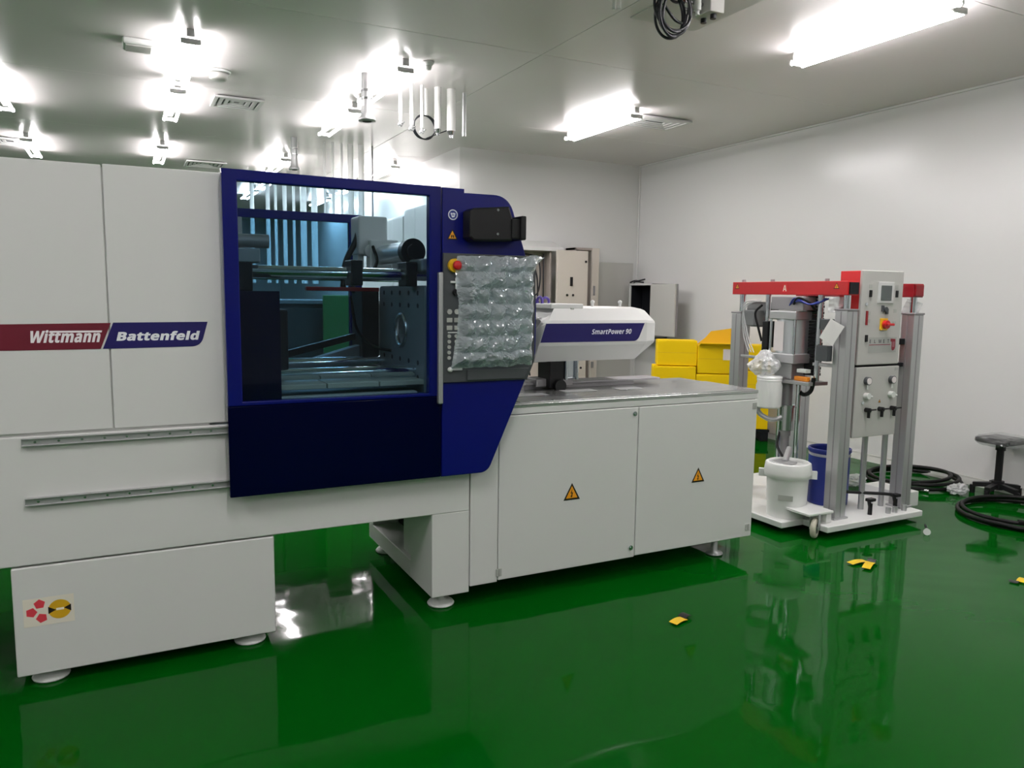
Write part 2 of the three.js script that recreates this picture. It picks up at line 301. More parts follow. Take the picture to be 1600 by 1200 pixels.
const tri = (bolt) => tex(256, 230, (c, w, h) => {
  c.fillStyle = '#1a1408'; c.fillRect(0, 0, w, h); c.fillStyle = '#f0a017'; c.beginPath(); c.moveTo(128, 40); c.lineTo(218, 205); c.lineTo(38, 205); c.closePath(); c.fill(); c.fillStyle = '#1a1408'; c.beginPath();
  if (bolt) { c.moveTo(136, 78); c.lineTo(106, 144); c.lineTo(126, 140); c.lineTo(116, 176); c.lineTo(104, 170); c.lineTo(122, 200); c.lineTo(144, 170); c.lineTo(132, 174); c.lineTo(148, 128); c.lineTo(128, 132); c.closePath(); c.fill(); }
  else { c.ellipse(108, 160, 16, 34, 0.15, 0, 7); c.fill(); c.beginPath(); c.ellipse(150, 160, 16, 34, -0.15, 0, 7); c.fill(); }
});
const triBolt = mat('#ffffff', 0.5, 0, { map: tri(true) }), triHand = mat('#ffffff', 0.5, 0, { map: tri(false) });
const triGeo = (w, at, rotY = 0) => { // triangular sticker
  const h = w * 0.9, s = shape([[-w / 2, 0], [w / 2, 0], [0, h]]), g = new THREE.ShapeGeometry(s), p = g.attributes.position, uv = g.attributes.uv;
  for (let i = 0; i < p.count; i++) uv.setXY(i, p.getX(i) / w + 0.5, p.getY(i) / h); return g.translate(0, -h / 2, 0).rotateY(rotY).translate(...at);
};
const mapped = (g) => { // uv 0..1 over the bounding box in x and y
  g.computeBoundingBox(); const b = g.boundingBox, p = g.attributes.position, uv = g.attributes.uv; for (let i = 0; i < p.count; i++) uv.setXY(i, (p.getX(i) - b.min.x) / (b.max.x - b.min.x), (p.getY(i) - b.min.y) / (b.max.y - b.min.y)); return g;
};
// ------------------------------------------------------------------ the injection moulding machine
const FZ = -3.25, BZ = -4.32;       // front and back planes
const mc = thing('injection_moulding_machine', 'long white injection moulding machine with dark blue window door and red and blue name band', 'machine', [1.0, 0, -3.8]);
{
  const footAt = (x, z) => [lathe([[0, 0], [0.062, 0], [0.066, 0.008], [0.058, 0.018], [0.03, 0.024], [0.018, 0.03], [0.018, 0.075], [0, 0.075]], [x, 0, z], 28)];
  // end pedestal
  P('pedestal', box(-0.402, 0.536, 0.052, 0.472, BZ + 0.1, FZ, 0.006), M.white, mc);
  for (const [x, z] of [[-0.30, FZ - 0.085], [0.44, FZ - 0.085], [-0.30, BZ + 0.2], [0.44, BZ + 0.2]]) P('foot', footAt(x, z), M.plasticWhite, mc);
  { const t = tex(256, 170, (c, w, h) => {
      c.fillStyle = '#e9e2d4'; c.fillRect(0, 0, w, h); c.fillStyle = '#dd3f4d';
      const pent = (x, y, r, a) => { c.beginPath(); for (let i = 0; i < 5; i++) { const q = a + i * Math.PI * 0.4; c[i ? 'lineTo' : 'moveTo'](x + r * Math.cos(q), y + r * Math.sin(q)); } c.closePath(); c.fill(); };
      pent(40, 84, 30, 0); pent(82, 38, 30, 0.9); pent(90, 124, 30, -0.7);
      c.fillStyle = '#d9a81a'; c.beginPath(); c.ellipse(182, 84, 58, 58, 0, 0, 7); c.fill(); c.fillStyle = '#1b1210';
      c.beginPath(); c.moveTo(124, 62); c.lineTo(164, 86); c.lineTo(124, 106); c.closePath(); c.fill(); c.beginPath(); c.moveTo(240, 62); c.lineTo(204, 80); c.lineTo(240, 104); c.closePath(); c.fill(); c.fillStyle = '#f4ead8'; c.fillRect(164, 76, 40, 14);
    });
    P('sling_sticker', decal(0.165, 0.108, [-0.288, 0.296, FZ + 0.0012]), mat('#ffffff', 0.5, 0, { map: t }), mc, 'pale sticker with red pentagons and a yellow disc'); }
  // long lower body and upper housing
  P('lower_body', box(-1.35, 1.435, 0.478, 0.962, BZ, FZ, 0.006), M.white, mc);
  P('housing', box(-1.35, 0.30, 0.955, 1.945, BZ + 0.02, FZ - 0.012, 0.006), M.white2, mc);
  P('side_panel', box(-1.345, -0.0455, 0.972, 1.952, FZ - 0.02, FZ, 0.005), M.white, mc);
  P('side_panel', box(-0.0415, 0.368, 0.972, 1.956, FZ - 0.02, FZ, 0.005), M.white, mc);
  // name band: red part and blue part
  const bandRed = mapped(new THREE.ShapeGeometry(shape([[-0.62, 1.276], [-0.074, 1.277], [-0.037, 1.374], [-0.62, 1.368]]))).translate(0, 0, FZ + 0.0015);
  { const p = bandRed.attributes.position, uv = bandRed.attributes.uv; for (let i = 0; i < p.count; i++) uv.setXY(i, (p.getX(i) + 0.62) / 0.583, (p.getY(i) - 1.275) / 0.1); }
  P('name_band', bandRed, mat('#ffffff', 0.4, 0, { map: logoRed }), mc, 'dark red name band with white lettering');
  const bandBlue = mapped(new THREE.ShapeGeometry(roundedShape([[-0.067, 1.277], [0.275, 1.281, 0.035], [0.302, 1.377], [-0.029, 1.375]]), 12)).translate(0, 0, FZ + 0.0015);
  P('name_band', bandBlue, mat('#ffffff', 0.4, 0, { map: logoBlue }), mc, 'dark blue name band with white lettering');
  // guide rails
  for (const [y0, y1] of [[0.928, 0.957], [0.706, 0.735]]) {
    const r = P('guide_rail', [box(-0.342, 1.24, y0, y1, FZ, FZ + 0.012, 0.002), box(-0.342, 1.24, y1 - 0.004, y1, FZ + 0.012, FZ + 0.02, 0.001), box(-0.342, 1.24, y0, y0 + 0.004, FZ + 0.012, FZ + 0.02, 0.001)], M.alu, mc);
    for (let i = 0; i < 9; i++) P('screw', rod([-0.30 + i * 0.075, (y0 + y1) / 2, FZ + 0.012], [-0.30 + i * 0.075, (y0 + y1) / 2, FZ + 0.0145], 0.0045, 10), M.chrome, r);
  }
  // machine bed and mould space inside
  P('machine_bed', [box(0.30, 1.72, 0.955, 1.0, BZ + 0.02, FZ - 0.09, 0.003), box(0.38, 1.23, 1.0, 1.045, -4.2, -3.42, 0.004)], M.inner, mc);
  for (let i = 0; i < 3; i++) P('bed_cover', box(0.56 + i * 0.24, 0.795 + i * 0.24, 1.075, 1.098, -3.60, -3.37, 0.004), M.cream, mc);
  P('front_sill', box(0.57, 1.20, 1.02, 1.052, -3.37, -3.32, 0.003), M.panelGrey, mc);
  for (const [y, z] of [[1.585, -3.5], [1.585, -4.05], [1.13, -3.5], [1.13, -4.05]]) P('tie_bar', rod([0.40, y, z], [1.40, y, z], 0.027, 24), M.chrome, mc);
  P('moving_platen', [box(0.42, 0.60, 1.0, 1.50, -4.12, -3.36, 0.01), box(0.60, 0.66, 1.12, 1.42, -4.0, -3.5, 0.01), box(0.42, 0.50, 1.5, 1.62, -4.1, -3.4, 0.006)], M.dark, mc);
  P('toggle', [box(0.44, 0.54, 1.62, 1.68, -3.95, -3.45, 0.006), rod([0.43, 1.72, -3.6], [0.60, 1.72, -3.6], 0.03, 16), box(0.44, 0.50, 1.62, 1.83, -3.75, -3.68, 0.004)], M.cast, mc);
  for (const y of [1.235, 1.12, 1.07]) P('grease_fitting', [rod([0.445, y, -3.36], [0.445, y, -3.325], 0.018, 14), rod([0.51, y, -3.36], [0.51, y, -3.33], 0.012, 12), box(0.43, 0.53, y - 0.012, y - 0.006, -3.36, -3.33, 0.001)], M.chrome, mc);
  { // fixed platen with nozzle hole and bolt grid on the face toward the mould
    const hole = new THREE.Path(); hole.absellipse(3.69, 1.315, 0.075, 0.075, 0, Math.PI * 2, true);
    const s = roundedShape([[3.36, 1.03, 0.02], [4.06, 1.03, 0.02], [4.06, 1.535, 0.03], [3.36, 1.535, 0.03]]);
    const pl = P('fixed_platen', [prism(s, 1.25, 1.46, 0.006, [hole]).rotateY(Math.PI / 2), box(1.25, 1.42, 1.60, 1.66, -4.0, -3.4, 0.01)], M.cast, mc);
    for (let i = 0; i < 5; i++) for (const y of [1.10, 1.17, 1.44, 1.50]) P('bolt_hole', rod([1.2485, y, -3.45 - i * 0.13], [1.252, y, -3.45 - i * 0.13], 0.012, 10), M.dark, pl);
    P('nozzle_ring', new THREE.TorusGeometry(0.078, 0.012, 10, 28).rotateY(Math.PI / 2).translate(1.249, 1.315, -3.69), M.steel, pl);
  }
  P('mould_guide', [box(0.82, 1.19, 1.505, 1.525, -3.9, -3.86, 0.003)], M.redDark, mc);
  for (const x of [0.93, 1.19]) P('tie_bar_clamp', box(x, x + 0.055, 1.53, 1.645, -3.56, -3.44, 0.006), M.black, mc);
  { const c = P('core_cylinder', rod([1.27, 1.70, -4.02], [1.27, 1.70, -3.62], 0.052, 32), M.steelMatte, mc);
    P('end_cap', [rod([1.27, 1.70, -3.62], [1.27, 1.70, -3.565], 0.062, 28), rod([1.27, 1.70, -3.565], [1.27, 1.70, -3.54], 0.035, 20)], M.black, c);
    P('fitting', [rod([1.27, 1.615, -3.66], [1.27, 1.65, -3.66], 0.018, 12), rod([1.27, 1.60, -3.66], [1.27, 1.615, -3.66], 0.026, 12)], M.steel, c);
    P('mounting_block', [box(1.19, 1.35, 1.60, 1.78, -4.10, -4.02, 0.01), box(1.22, 1.32, 1.58, 1.645, -4.02, -3.75, 0.006)], M.panelGrey, c); }
  P('rear_guide_block', [box(1.155, 1.25, 0.97, 1.52, -4.27, -4.06, 0.006)], M.dark, mc);
  P('drive_housing', [box(1.14, 1.30, 1.70, 1.905, -4.22, -4.06, 0.012), box(1.145, 1.18, 1.60, 1.72, -4.2, -4.1, 0.006), rod([1.20, 1.72, -4.03], [1.20, 1.72, -4.06], 0.035, 18)], M.panelGrey, mc);
  P('hose', [tube([[1.05, 1.53, -4.05], [1.08, 1.66, -4.1], [1.15, 1.80, -4.12], [1.17, 1.90, -4.15]], 0.016, 30, 8), tube([[1.12, 1.50, -4.1], [1.13, 1.62, -4.15], [1.18, 1.70, -4.18], [1.22, 1.86, -4.2]], 0.013, 30, 8), tube([[1.15, 1.60, -3.85], [1.19, 1.66, -3.9], [1.20, 1.74, -4.0]], 0.009, 20, 8), tube([[1.05, 1.48, -3.9], [1.10, 1.30, -3.95], [1.17, 1.22, -3.9], [1.25, 1.20, -3.85]], 0.008, 24, 8)], M.rubber, mc);
  { // discharge chute behind the lower window
    P('chute_frame', [prism([[0.60, 1.10], [1.16, 1.24], [1.16, 1.275], [0.60, 1.14]], -4.24, -4.20, 0.002), rod([0.62, 1.20, -4.1], [0.72, 1.10, -4.1], 0.012, 8)], M.black, mc);
    P('chute', prism([[0.72, 1.09], [1.18, 1.10], [1.18, 1.22]], -4.2, -4.12, 0.002), M.aluDark, mc); }
  // back guard with its own window
  { const hole = (x0, x1, y0, y1) => { const p = new THREE.Path(); p.moveTo(x0, y0); p.lineTo(x0, y1); p.lineTo(x1, y1); p.lineTo(x1, y0); p.closePath(); return p; };
    const g = P('back_guard', prism(shape([[0.30, 0.97], [1.225, 0.97], [1.225, 1.93], [0.30, 1.93]]), BZ - 0.02, BZ + 0.02, 0.003, [hole(0.40, 1.155, 1.10, 1.885)]), M.doorBlue, mc);
    P('pane', box(0.39, 1.165, 1.09, 1.895, BZ - 0.003, BZ + 0.003, 0), M.backGlass, g); }
  // sliding front door
  { const z0 = -3.212, z1 = -3.17, hole = new THREE.Path(); hole.moveTo(0.416, 1.062); hole.lineTo(0.416, 1.920); hole.lineTo(1.203, 1.917); hole.lineTo(1.203, 1.060); hole.closePath();
    const d = P('sliding_door', prism(shape([[0.360, 1.045], [1.2565, 1.045], [1.2565, 1.959], [0.360, 1.964]]), z0, z1, 0.004, [hole]), M.doorBlue, mc, 'dark blue window frame of the sliding door');
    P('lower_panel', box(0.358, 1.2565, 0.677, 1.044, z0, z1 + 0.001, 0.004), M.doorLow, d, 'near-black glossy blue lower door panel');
    P('window_pane', box(0.412, 1.207, 1.056, 1.924, z0 + 0.016, z0 + 0.024, 0), M.glass, d);
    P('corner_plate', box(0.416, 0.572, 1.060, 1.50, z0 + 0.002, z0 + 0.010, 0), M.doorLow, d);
    P('handle', [box(1.236, 1.258, 1.012, 1.592, z1 + 0.002, z1 + 0.028, 0.006)], M.alu, d, 'long upright aluminium handle strip'); }
  // control column
  { const z0 = -3.29, z1 = -3.168;
    const out = roundedShape([[1.262, 0.676], [1.492, 0.676, 0.04], [1.735, 1.22, 0.02], [1.735, 1.50, 0.06], [1.585, 1.942, 0.075], [1.366, 1.940], [1.366, 1.957], [1.262, 1.957]]);
    const col = P('control_column', prism(out, z0, z1, 0.006), M.blue, mc, 'bright blue control column with slanting edge');
    P('keypad_panel', prism(roundedShape([[1.262, 1.105], [1.685, 1.105], [1.722, 1.19], [1.722, 1.676, 0.01], [1.262, 1.676]]), z1 - 0.004, z1 + 0.012, 0.003), M.grey, col);
    P('touch_screen', box(1.40, 1.70, 1.22, 1.63, z1 + 0.01, z1 + 0.03, 0.008), M.screen, col);
    P('lower_cover', prism(shape([[1.375, 1.112], [1.665, 1.112], [1.69, 1.16], [1.375, 1.16]]), z1 + 0.012, z1 + 0.02, 0.003), M.grey, col);
    const zk = z1 + 0.012;
    for (const y of [1.42]) for (const x of [1.29, 1.325]) P('key', rod([x, y, zk], [x, y, zk + 0.006], 0.0115, 18), M.cove, col);
    for (const y of [1.383, 1.349]) for (const x of [1.29, 1.326]) P('key', box(x - 0.013, x + 0.013, y - 0.010, y + 0.010, zk, zk + 0.006, 0.003), M.cove, col);
    for (let i = 0; i < 5; i++) for (const x of [1.289, 1.323]) P('key', rod([x, 1.312 - i * 0.024, zk], [x, 1.312 - i * 0.024, zk + 0.005], 0.0085, 16), M.cove, col);
    P('emergency_stop', [rod([1.311, 1.622, zk], [1.311, 1.622, zk + 0.02], 0.030, 28)], M.estopYellow, col, 'yellow emergency stop base with red mushroom button');
    P('stop_button', [lathe([[0, 0.034], [0.014, 0.033], [0.020, 0.026], [0.020, 0.014], [0.012, 0.010], [0.012, 0]], [0, 0, 0], 24).rotateX(Math.PI / 2).translate(1.311, 1.622, zk + 0.02)], M.red, col, 'red mushroom stop button');
    P('key_switch', [rod([1.318, 1.505, zk], [1.318, 1.505, zk + 0.02], 0.014, 20), rod([1.318, 1.505, zk + 0.02], [1.318, 1.505, zk + 0.024], 0.006, 10)], M.black, col);
    P('key_tag', [box(1.292, 1.335, 1.545, 1.555, zk + 0.004, zk + 0.012, 0.002), box(1.316, 1.326, 1.52, 1.57, zk + 0.004, zk + 0.010, 0.002)], M.plasticWhite, col);
    P('label_strip', box(1.283, 1.335, 1.326, 1.331, zk, zk + 0.003, 0.001), M.plasticWhite, col);
    P('warning_sticker', triGeo(0.052, [1.308, 1.758, z1 + 0.0015]), triHand, col, 'yellow warning triangle sticker');
    const rs = tex(128, 128, (c) => { c.fillStyle = '#dfe3ee'; c.beginPath(); c.arc(64, 64, 63, 0, 7); c.fill(); c.fillStyle = '#232f86'; c.beginPath(); c.arc(64, 64, 50, 0, 7); c.fill(); c.fillStyle = '#e6e9f2'; c.beginPath(); c.moveTo(30, 44); c.lineTo(58, 40); c.lineTo(62, 58); c.lineTo(70, 36); c.lineTo(98, 48); c.lineTo(86, 92); c.lineTo(52, 98); c.closePath(); c.fill(); c.fillStyle = '#232f86'; c.fillRect(50, 62, 30, 10); });
    P('round_sticker', new THREE.CircleGeometry(0.023, 32).translate(1.310, 1.842, z1 + 0.0015), mat('#ffffff', 0.5, 0, { map: rs }), col, 'round white and blue mandatory sign sticker');
    // black bracket above the keypad
    const br = P('screen_bracket', [prism(shape([[1.355, 1.745], [1.375, 1.728], [1.56, 1.735], [1.575, 1.80], [1.545, 1.884], [1.375, 1.868], [1.355, 1.855]]), z1, z1 + 0.085, 0.008)], M.black, col, 'black metal bracket with two screws');
    P('bracket_arm', [box(1.555, 1.607, 1.744, 1.832, z1 + 0.01, z1 + 0.095, 0.006), box(1.592, 1.618, 1.74, 1.845, z1 - 0.01, z1 + 0.11, 0.006)], M.black, br);
    for (const y of [1.865, 1.762]) P('screw', rod([1.487, y, z1 + 0.085], [1.487, y, z1 + 0.089], 0.006, 12), M.chrome, br); }
  // middle leg frame
  P('leg_frame', [box(1.247, 1.437, 0.075, 0.479, -3.55, FZ - 0.002, 0.005), box(1.275, 1.437, 0.16, 0.479, -3.74, -3.55, 0.004), box(1.247, 1.437, 0.075, 0.165, -4.28, -3.55, 0.004), box(1.247, 1.437, 0.16, 0.479, -4.24, -4.20, 0.004)], M.white, mc);
  P('leg_opening_shade', box(1.40, 1.437, 0.165, 0.479, -4.2, -3.74, 0.002), M.dark, mc);  // dark plate that stands for the shade inside the leg opening
  for (const z of [FZ - 0.1, -4.2]) P('foot', footAt(1.33, z), M.plasticWhite, mc);
  // right-hand electrical cabinet under the injection unit
  P('cabinet_body', [box(1.437, 3.236, 0.108, 0.955, -3.95, FZ - 0.016, 0.004)], M.white2, mc);
  P('cabinet_rail', box(1.437, 3.236, 0.925, 0.956, FZ - 0.02, FZ - 0.002, 0.003), M.white, mc);
  P('cabinet_panel', box(1.440, 1.585, 0.103, 0.960, FZ - 0.018, FZ + 0.001, 0.003), M.white, mc);
  const doorA = P('cabinet_door', box(1.589, 2.399, 0.110, 0.921, FZ - 0.018, FZ + 0.002, 0.004), M.white, mc);
  const doorB = P('cabinet_door', box(2.404, 3.232, 0.116, 0.921, FZ - 0.018, FZ + 0.002, 0.004), M.white, mc);
  for (const y of [0.888, 0.165]) P('lock', [rod([2.374, y, FZ + 0.002], [2.374, y, FZ + 0.008], 0.013, 20), rod([2.374, y, FZ + 0.008], [2.374, y, FZ + 0.012], 0.007, 12)], M.chrome, doorA);
  P('hazard_sticker', triGeo(0.098, [2.0, 0.512, FZ + 0.0032]), triBolt, doorA, 'orange triangle sticker with a black lightning bolt');
  P('hazard_sticker', triGeo(0.092, [2.817, 0.520, FZ + 0.0032]), triBolt, doorB, 'orange triangle sticker with a black lightning bolt');
  for (const [x, y, d] of [[1.592, 0.150, doorA], [3.20, 0.172, doorB], [3.212, 0.884, doorB]]) P('hinge', [box(x - 0.015, x - 0.002, y - 0.019, y + 0.019, FZ + 0.002, FZ + 0.006, 0.001), box(x + 0.001, x + 0.015, y - 0.019, y + 0.019, FZ + 0.002, FZ + 0.006, 0.001)], M.cove, d);
  for (const [x, z] of [[3.05, FZ - 0.1], [3.05, -3.85], [1.6, -3.85]]) P('foot', [lathe([[0, 0], [0.05, 0], [0.05, 0.012], [0.02, 0.025], [0.02, 0.11], [0, 0.11]], [x, 0, z], 24)], M.alu, mc);
  const top = P('steel_top', [box(1.437, 3.240, 0.956, 0.974, -3.955, FZ - 0.001, 0.003), box(1.72, 3.240, 0.974, 0.978, -3.70, FZ - 0.03, 0.001)], M.steelBrushed, mc);
  for (const [x, z] of [[1.9, -3.29], [2.55, -3.29], [3.1, -3.29], [1.95, -3.45], [2.5, -3.5]]) P('screw', rod([x, 0.978, z], [x, 0.981, z], 0.007, 10), M.chrome, top);
  for (const [x0, x1, z] of [[1.80, 1.98, -3.50], [2.12, 2.32, -3.56], [2.46, 2.62, -3.55]]) P('protective_film', new THREE.PlaneGeometry(x1 - x0, 0.09, 12, 5).rotateX(-Math.PI / 2).translate((x0 + x1) / 2, 0.981, z), M.film, top);
  // injection unit
  const carriage = P('carriage', [box(1.98, 2.72, 0.974, 1.0, -3.82, -3.74, 0.003), box(1.98, 2.90, 1.0, 1.012, -3.86, -3.72, 0.003), box(2.03, 2.27, 0.99, 1.035, -3.84, -3.70, 0.005)], M.aluDark, mc);
  P('drive_block', [box(2.095, 2.185, 0.985, 1.16, -3.80, -3.66, 0.006), rod([2.15, 1.0, -3.66], [2.15, 1.0, -3.63], 0.035, 20)], M.black, carriage);
  P('support_column', [box(2.195, 2.285, 1.03, 1.16, -3.78, -3.68, 0.012), rod([2.205, 1.03, -3.672], [2.205, 1.16, -3.672], 0.012, 12), rod([2.275, 1.03, -3.672], [2.275, 1.16, -3.672], 0.012, 12)], M.chrome, carriage);
  { // cover: one six-sided section swept along x, with a slanted near end and a tapered far end
    const sec = [[-4.02, 1.13], [-3.66, 1.135], [-3.56, 1.228], [-3.55, 1.245], [-3.55, 1.35], [-3.555, 1.365], [-3.66, 1.428], [-3.70, 1.436], [-3.95, 1.436], [-4.08, 1.36], [-4.08, 1.23]];
    const rings = []; const slant = (y) => (y > 1.35 ? 2.0 + (y - 1.35) * 1.45 : y > 1.235 ? 1.963 + (y - 1.235) * 0.33 : 1.963 + (1.235 - y) * 0.3);
    const ring = (fx, s) => sec.map(([z, y]) => [fx(y), 1.29 + (y - 1.29) * s, -3.8 + (z + 3.8) * s]);
    rings.push(ring((y) => slant(y) + 0.012, 0.97)); rings.push(ring(slant, 1)); rings.push(ring(() => 2.66, 1)); rings.push(ring((y) => 2.725 - Math.max(0, 1.22 - y) * 0.5, 0.93)); rings.push(ring((y) => 2.735 - Math.max(0, 1.22 - y) * 0.5, 0.90));
    const pos = [], n = sec.length, tri3 = (a, b, c) => pos.push(...a, ...b, ...c);
    for (let i = 0; i + 1 < rings.length; i++) for (let j = 0; j < n; j++) { const k = (j + 1) % n, a = rings[i][j], b = rings[i + 1][j], c = rings[i + 1][k], d = rings[i][k]; tri3(a, b, c); tri3(a, c, d); }
    for (const [r, f] of [[rings[0], 1], [rings[rings.length - 1], -1]]) { const c = [r.reduce((s, p) => s + p[0], 0) / n, 1.29, -3.8]; for (let j = 0; j < n; j++) f > 0 ? tri3(c, r[j], r[(j + 1) % n]) : tri3(c, r[(j + 1) % n], r[j]); }
    const g = new THREE.BufferGeometry(); g.setAttribute('position', new THREE.Float32BufferAttribute(pos, 3)); g.computeVertexNormals();
    const cov = P('injection_cover', flat(g), M.white, mc);
    const bandShape = roundedShape([[1.970, 1.248], [2.598, 1.248, 0.03], [2.643, 1.348], [2.003, 1.348]]);
    const band = new THREE.ShapeGeometry(bandShape, 12).translate(0, 0, -3.548); P('name_band', band, mat(blu, 0.4), cov, 'dark blue band on the white cover');
    P('lettering', decal(0.30, 0.058, [2.425, 1.302, -3.5468]), mat('#ffffff', 0.4, 0, { map: smartText }), cov, 'white model lettering on dark blue');
    P('service_lid', [box(2.09, 2.30, 1.425, 1.452, -3.92, -3.655, 0.006)], M.white, cov);
    P('lid_latch', [box(2.215, 2.235, 1.418, 1.43, -3.658, -3.648, 0.002)], M.cove, cov);
    for (const x of [2.42, 2.61]) P('lifting_stud', [rod([x, 1.43, -3.75], [x, 1.46, -3.75], 0.008, 10), new THREE.SphereGeometry(0.012, 12, 8).translate(x, 1.462, -3.75)], M.plasticWhite, cov);
    P('cable_clip', [new THREE.TorusGeometry(0.028, 0.008, 8, 18).rotateY(Math.PI / 2).translate(2.10, 1.46, -3.80), new THREE.TorusGeometry(0.022, 0.008, 8, 18).translate(2.16, 1.462, -3.84)], M.purple, cov);
    P('end_button', rod([2.745, 1.37, -3.70], [2.752, 1.37, -3.70], 0.012, 14), M.black, cov);
    P('end_hook', tube([[2.735, 1.35, -3.66], [2.77, 1.335, -3.655], [2.79, 1.34, -3.66]], 0.007, 12, 6), M.plasticWhite, cov);
  }
  P('barrel', [rod([1.60, 1.31, -3.78], [2.08, 1.31, -3.78], 0.055, 28), rod([1.95, 1.31, -3.78], [2.02, 1.31, -3.78], 0.068, 28), box(1.86, 2.06, 1.365, 1.375, -3.84, -3.70, 0.002)], M.steel, mc);
  P('barrel_bracket', [box(1.74, 1.80, 0.974, 1.37, -3.90, -3.66, 0.006), box(1.84, 2.09, 1.13, 1.17, -3.90, -3.68, 0.006)], M.inner, mc);
}

// ------------------------------------------------------------------ bubble wrap over the control screen
{
  const NX = 62, NY = 78, pos = [], idx = [], uvs = [];
  for (let j = 0; j <= NY; j++) for (let i = 0; i <= NX; i++) {
    const u = i / NX, v = j / NY;
    const wob = 0.010 * perlin.noise(v * 7, 3.3, 0), wobR = 0.012 * perlin.noise(v * 9, 8.1, 0), wt = 0.009 * perlin.noise(u * 8, 1.7, 4) + (v > 0.9 ? 0.012 * perlin.noise(u * 5, 6, 2) : 0);
    let x0 = 1.287 + 0.045 * v + 0.014 * Math.sin(v * 5) + wob, x1 = 1.690 + 0.006 * v + wobR, y = 1.168 + 0.495 * v + wt + 0.012 * u;
    if (v > 0.86) x1 += 0.06 * ((v - 0.86) / 0.14) ** 1.6;
    const cells = Math.abs(Math.sin(Math.PI * 5 * u)) ** 0.7 * Math.abs(Math.sin(Math.PI * 7 * v)) ** 0.7, edge = Math.min(1, 12 * Math.min(u, 1 - u, v, 1 - v));
    const ridge = (a, b, s) => 1 - Math.abs(perlin.noise(u * a + s, v * b - s, s)) * 2;
    const fold = Math.max(0, 1 - Math.abs(v - 0.74 - 0.35 * (u - 0.25)) * 9) * Math.max(0, 1 - Math.abs(u - 0.3) * 2.2);
    const z = -3.125 + edge * (0.036 * cells + 0.012 * ridge(6, 8, 2.2) + 0.009 * ridge(15, 19, 5.1) * (0.4 + 0.9 * Math.max(0, perlin.noise(u * 4, v * 4, 12) + 0.3)) + 0.035 * fold + 0.008 * fold * ridge(24, 12, 3)) + 0.010 * perlin.noise(u * 3, v * 3, 9) + 0.012 * edge + 0.0075 * (rnd() - 0.5) * (0.25 + Math.max(0, 1.2 * perlin.noise(u * 5, v * 6, 21) + 0.35) + 0.8 * fold);
    pos.push(x0 + (x1 - x0) * u + 0.002 * (rnd() - 0.5), y + 0.002 * (rnd() - 0.5), z); uvs.push(u, v);
  }
  for (let j = 0; j < NY; j++) for (let i = 0; i < NX; i++) { const a = j * (NX + 1) + i, b = a + 1, c = a + NX + 1, d = c + 1; (i + j) % 2 ? idx.push(a, b, d, a, d, c) : idx.push(a, b, c, b, d, c); }
  let g = new THREE.BufferGeometry(); g.setAttribute('position', new THREE.Float32BufferAttribute(pos, 3)); g.setAttribute('uv', new THREE.Float32BufferAttribute(uvs, 2)); g.setIndex(idx); g = g.toNonIndexed(); g.computeVertexNormals();
  const t = thing('bubble_wrap', 'crumpled clear bubble wrap taped over the screen of the blue control column', 'bubble wrap', [1.5, 1.17, -3.11]);
  P('wrap_sheet', g, M.bubble, t);
  P('tape_strip', box(1.30, 1.35, 1.160, 1.170, -3.155, -3.145, 0.001), M.film, t);
  P('tape_end', new THREE.SphereGeometry(0.012, 14, 10).translate(1.292, 1.164, -3.148), M.plasticWhite, t);
}

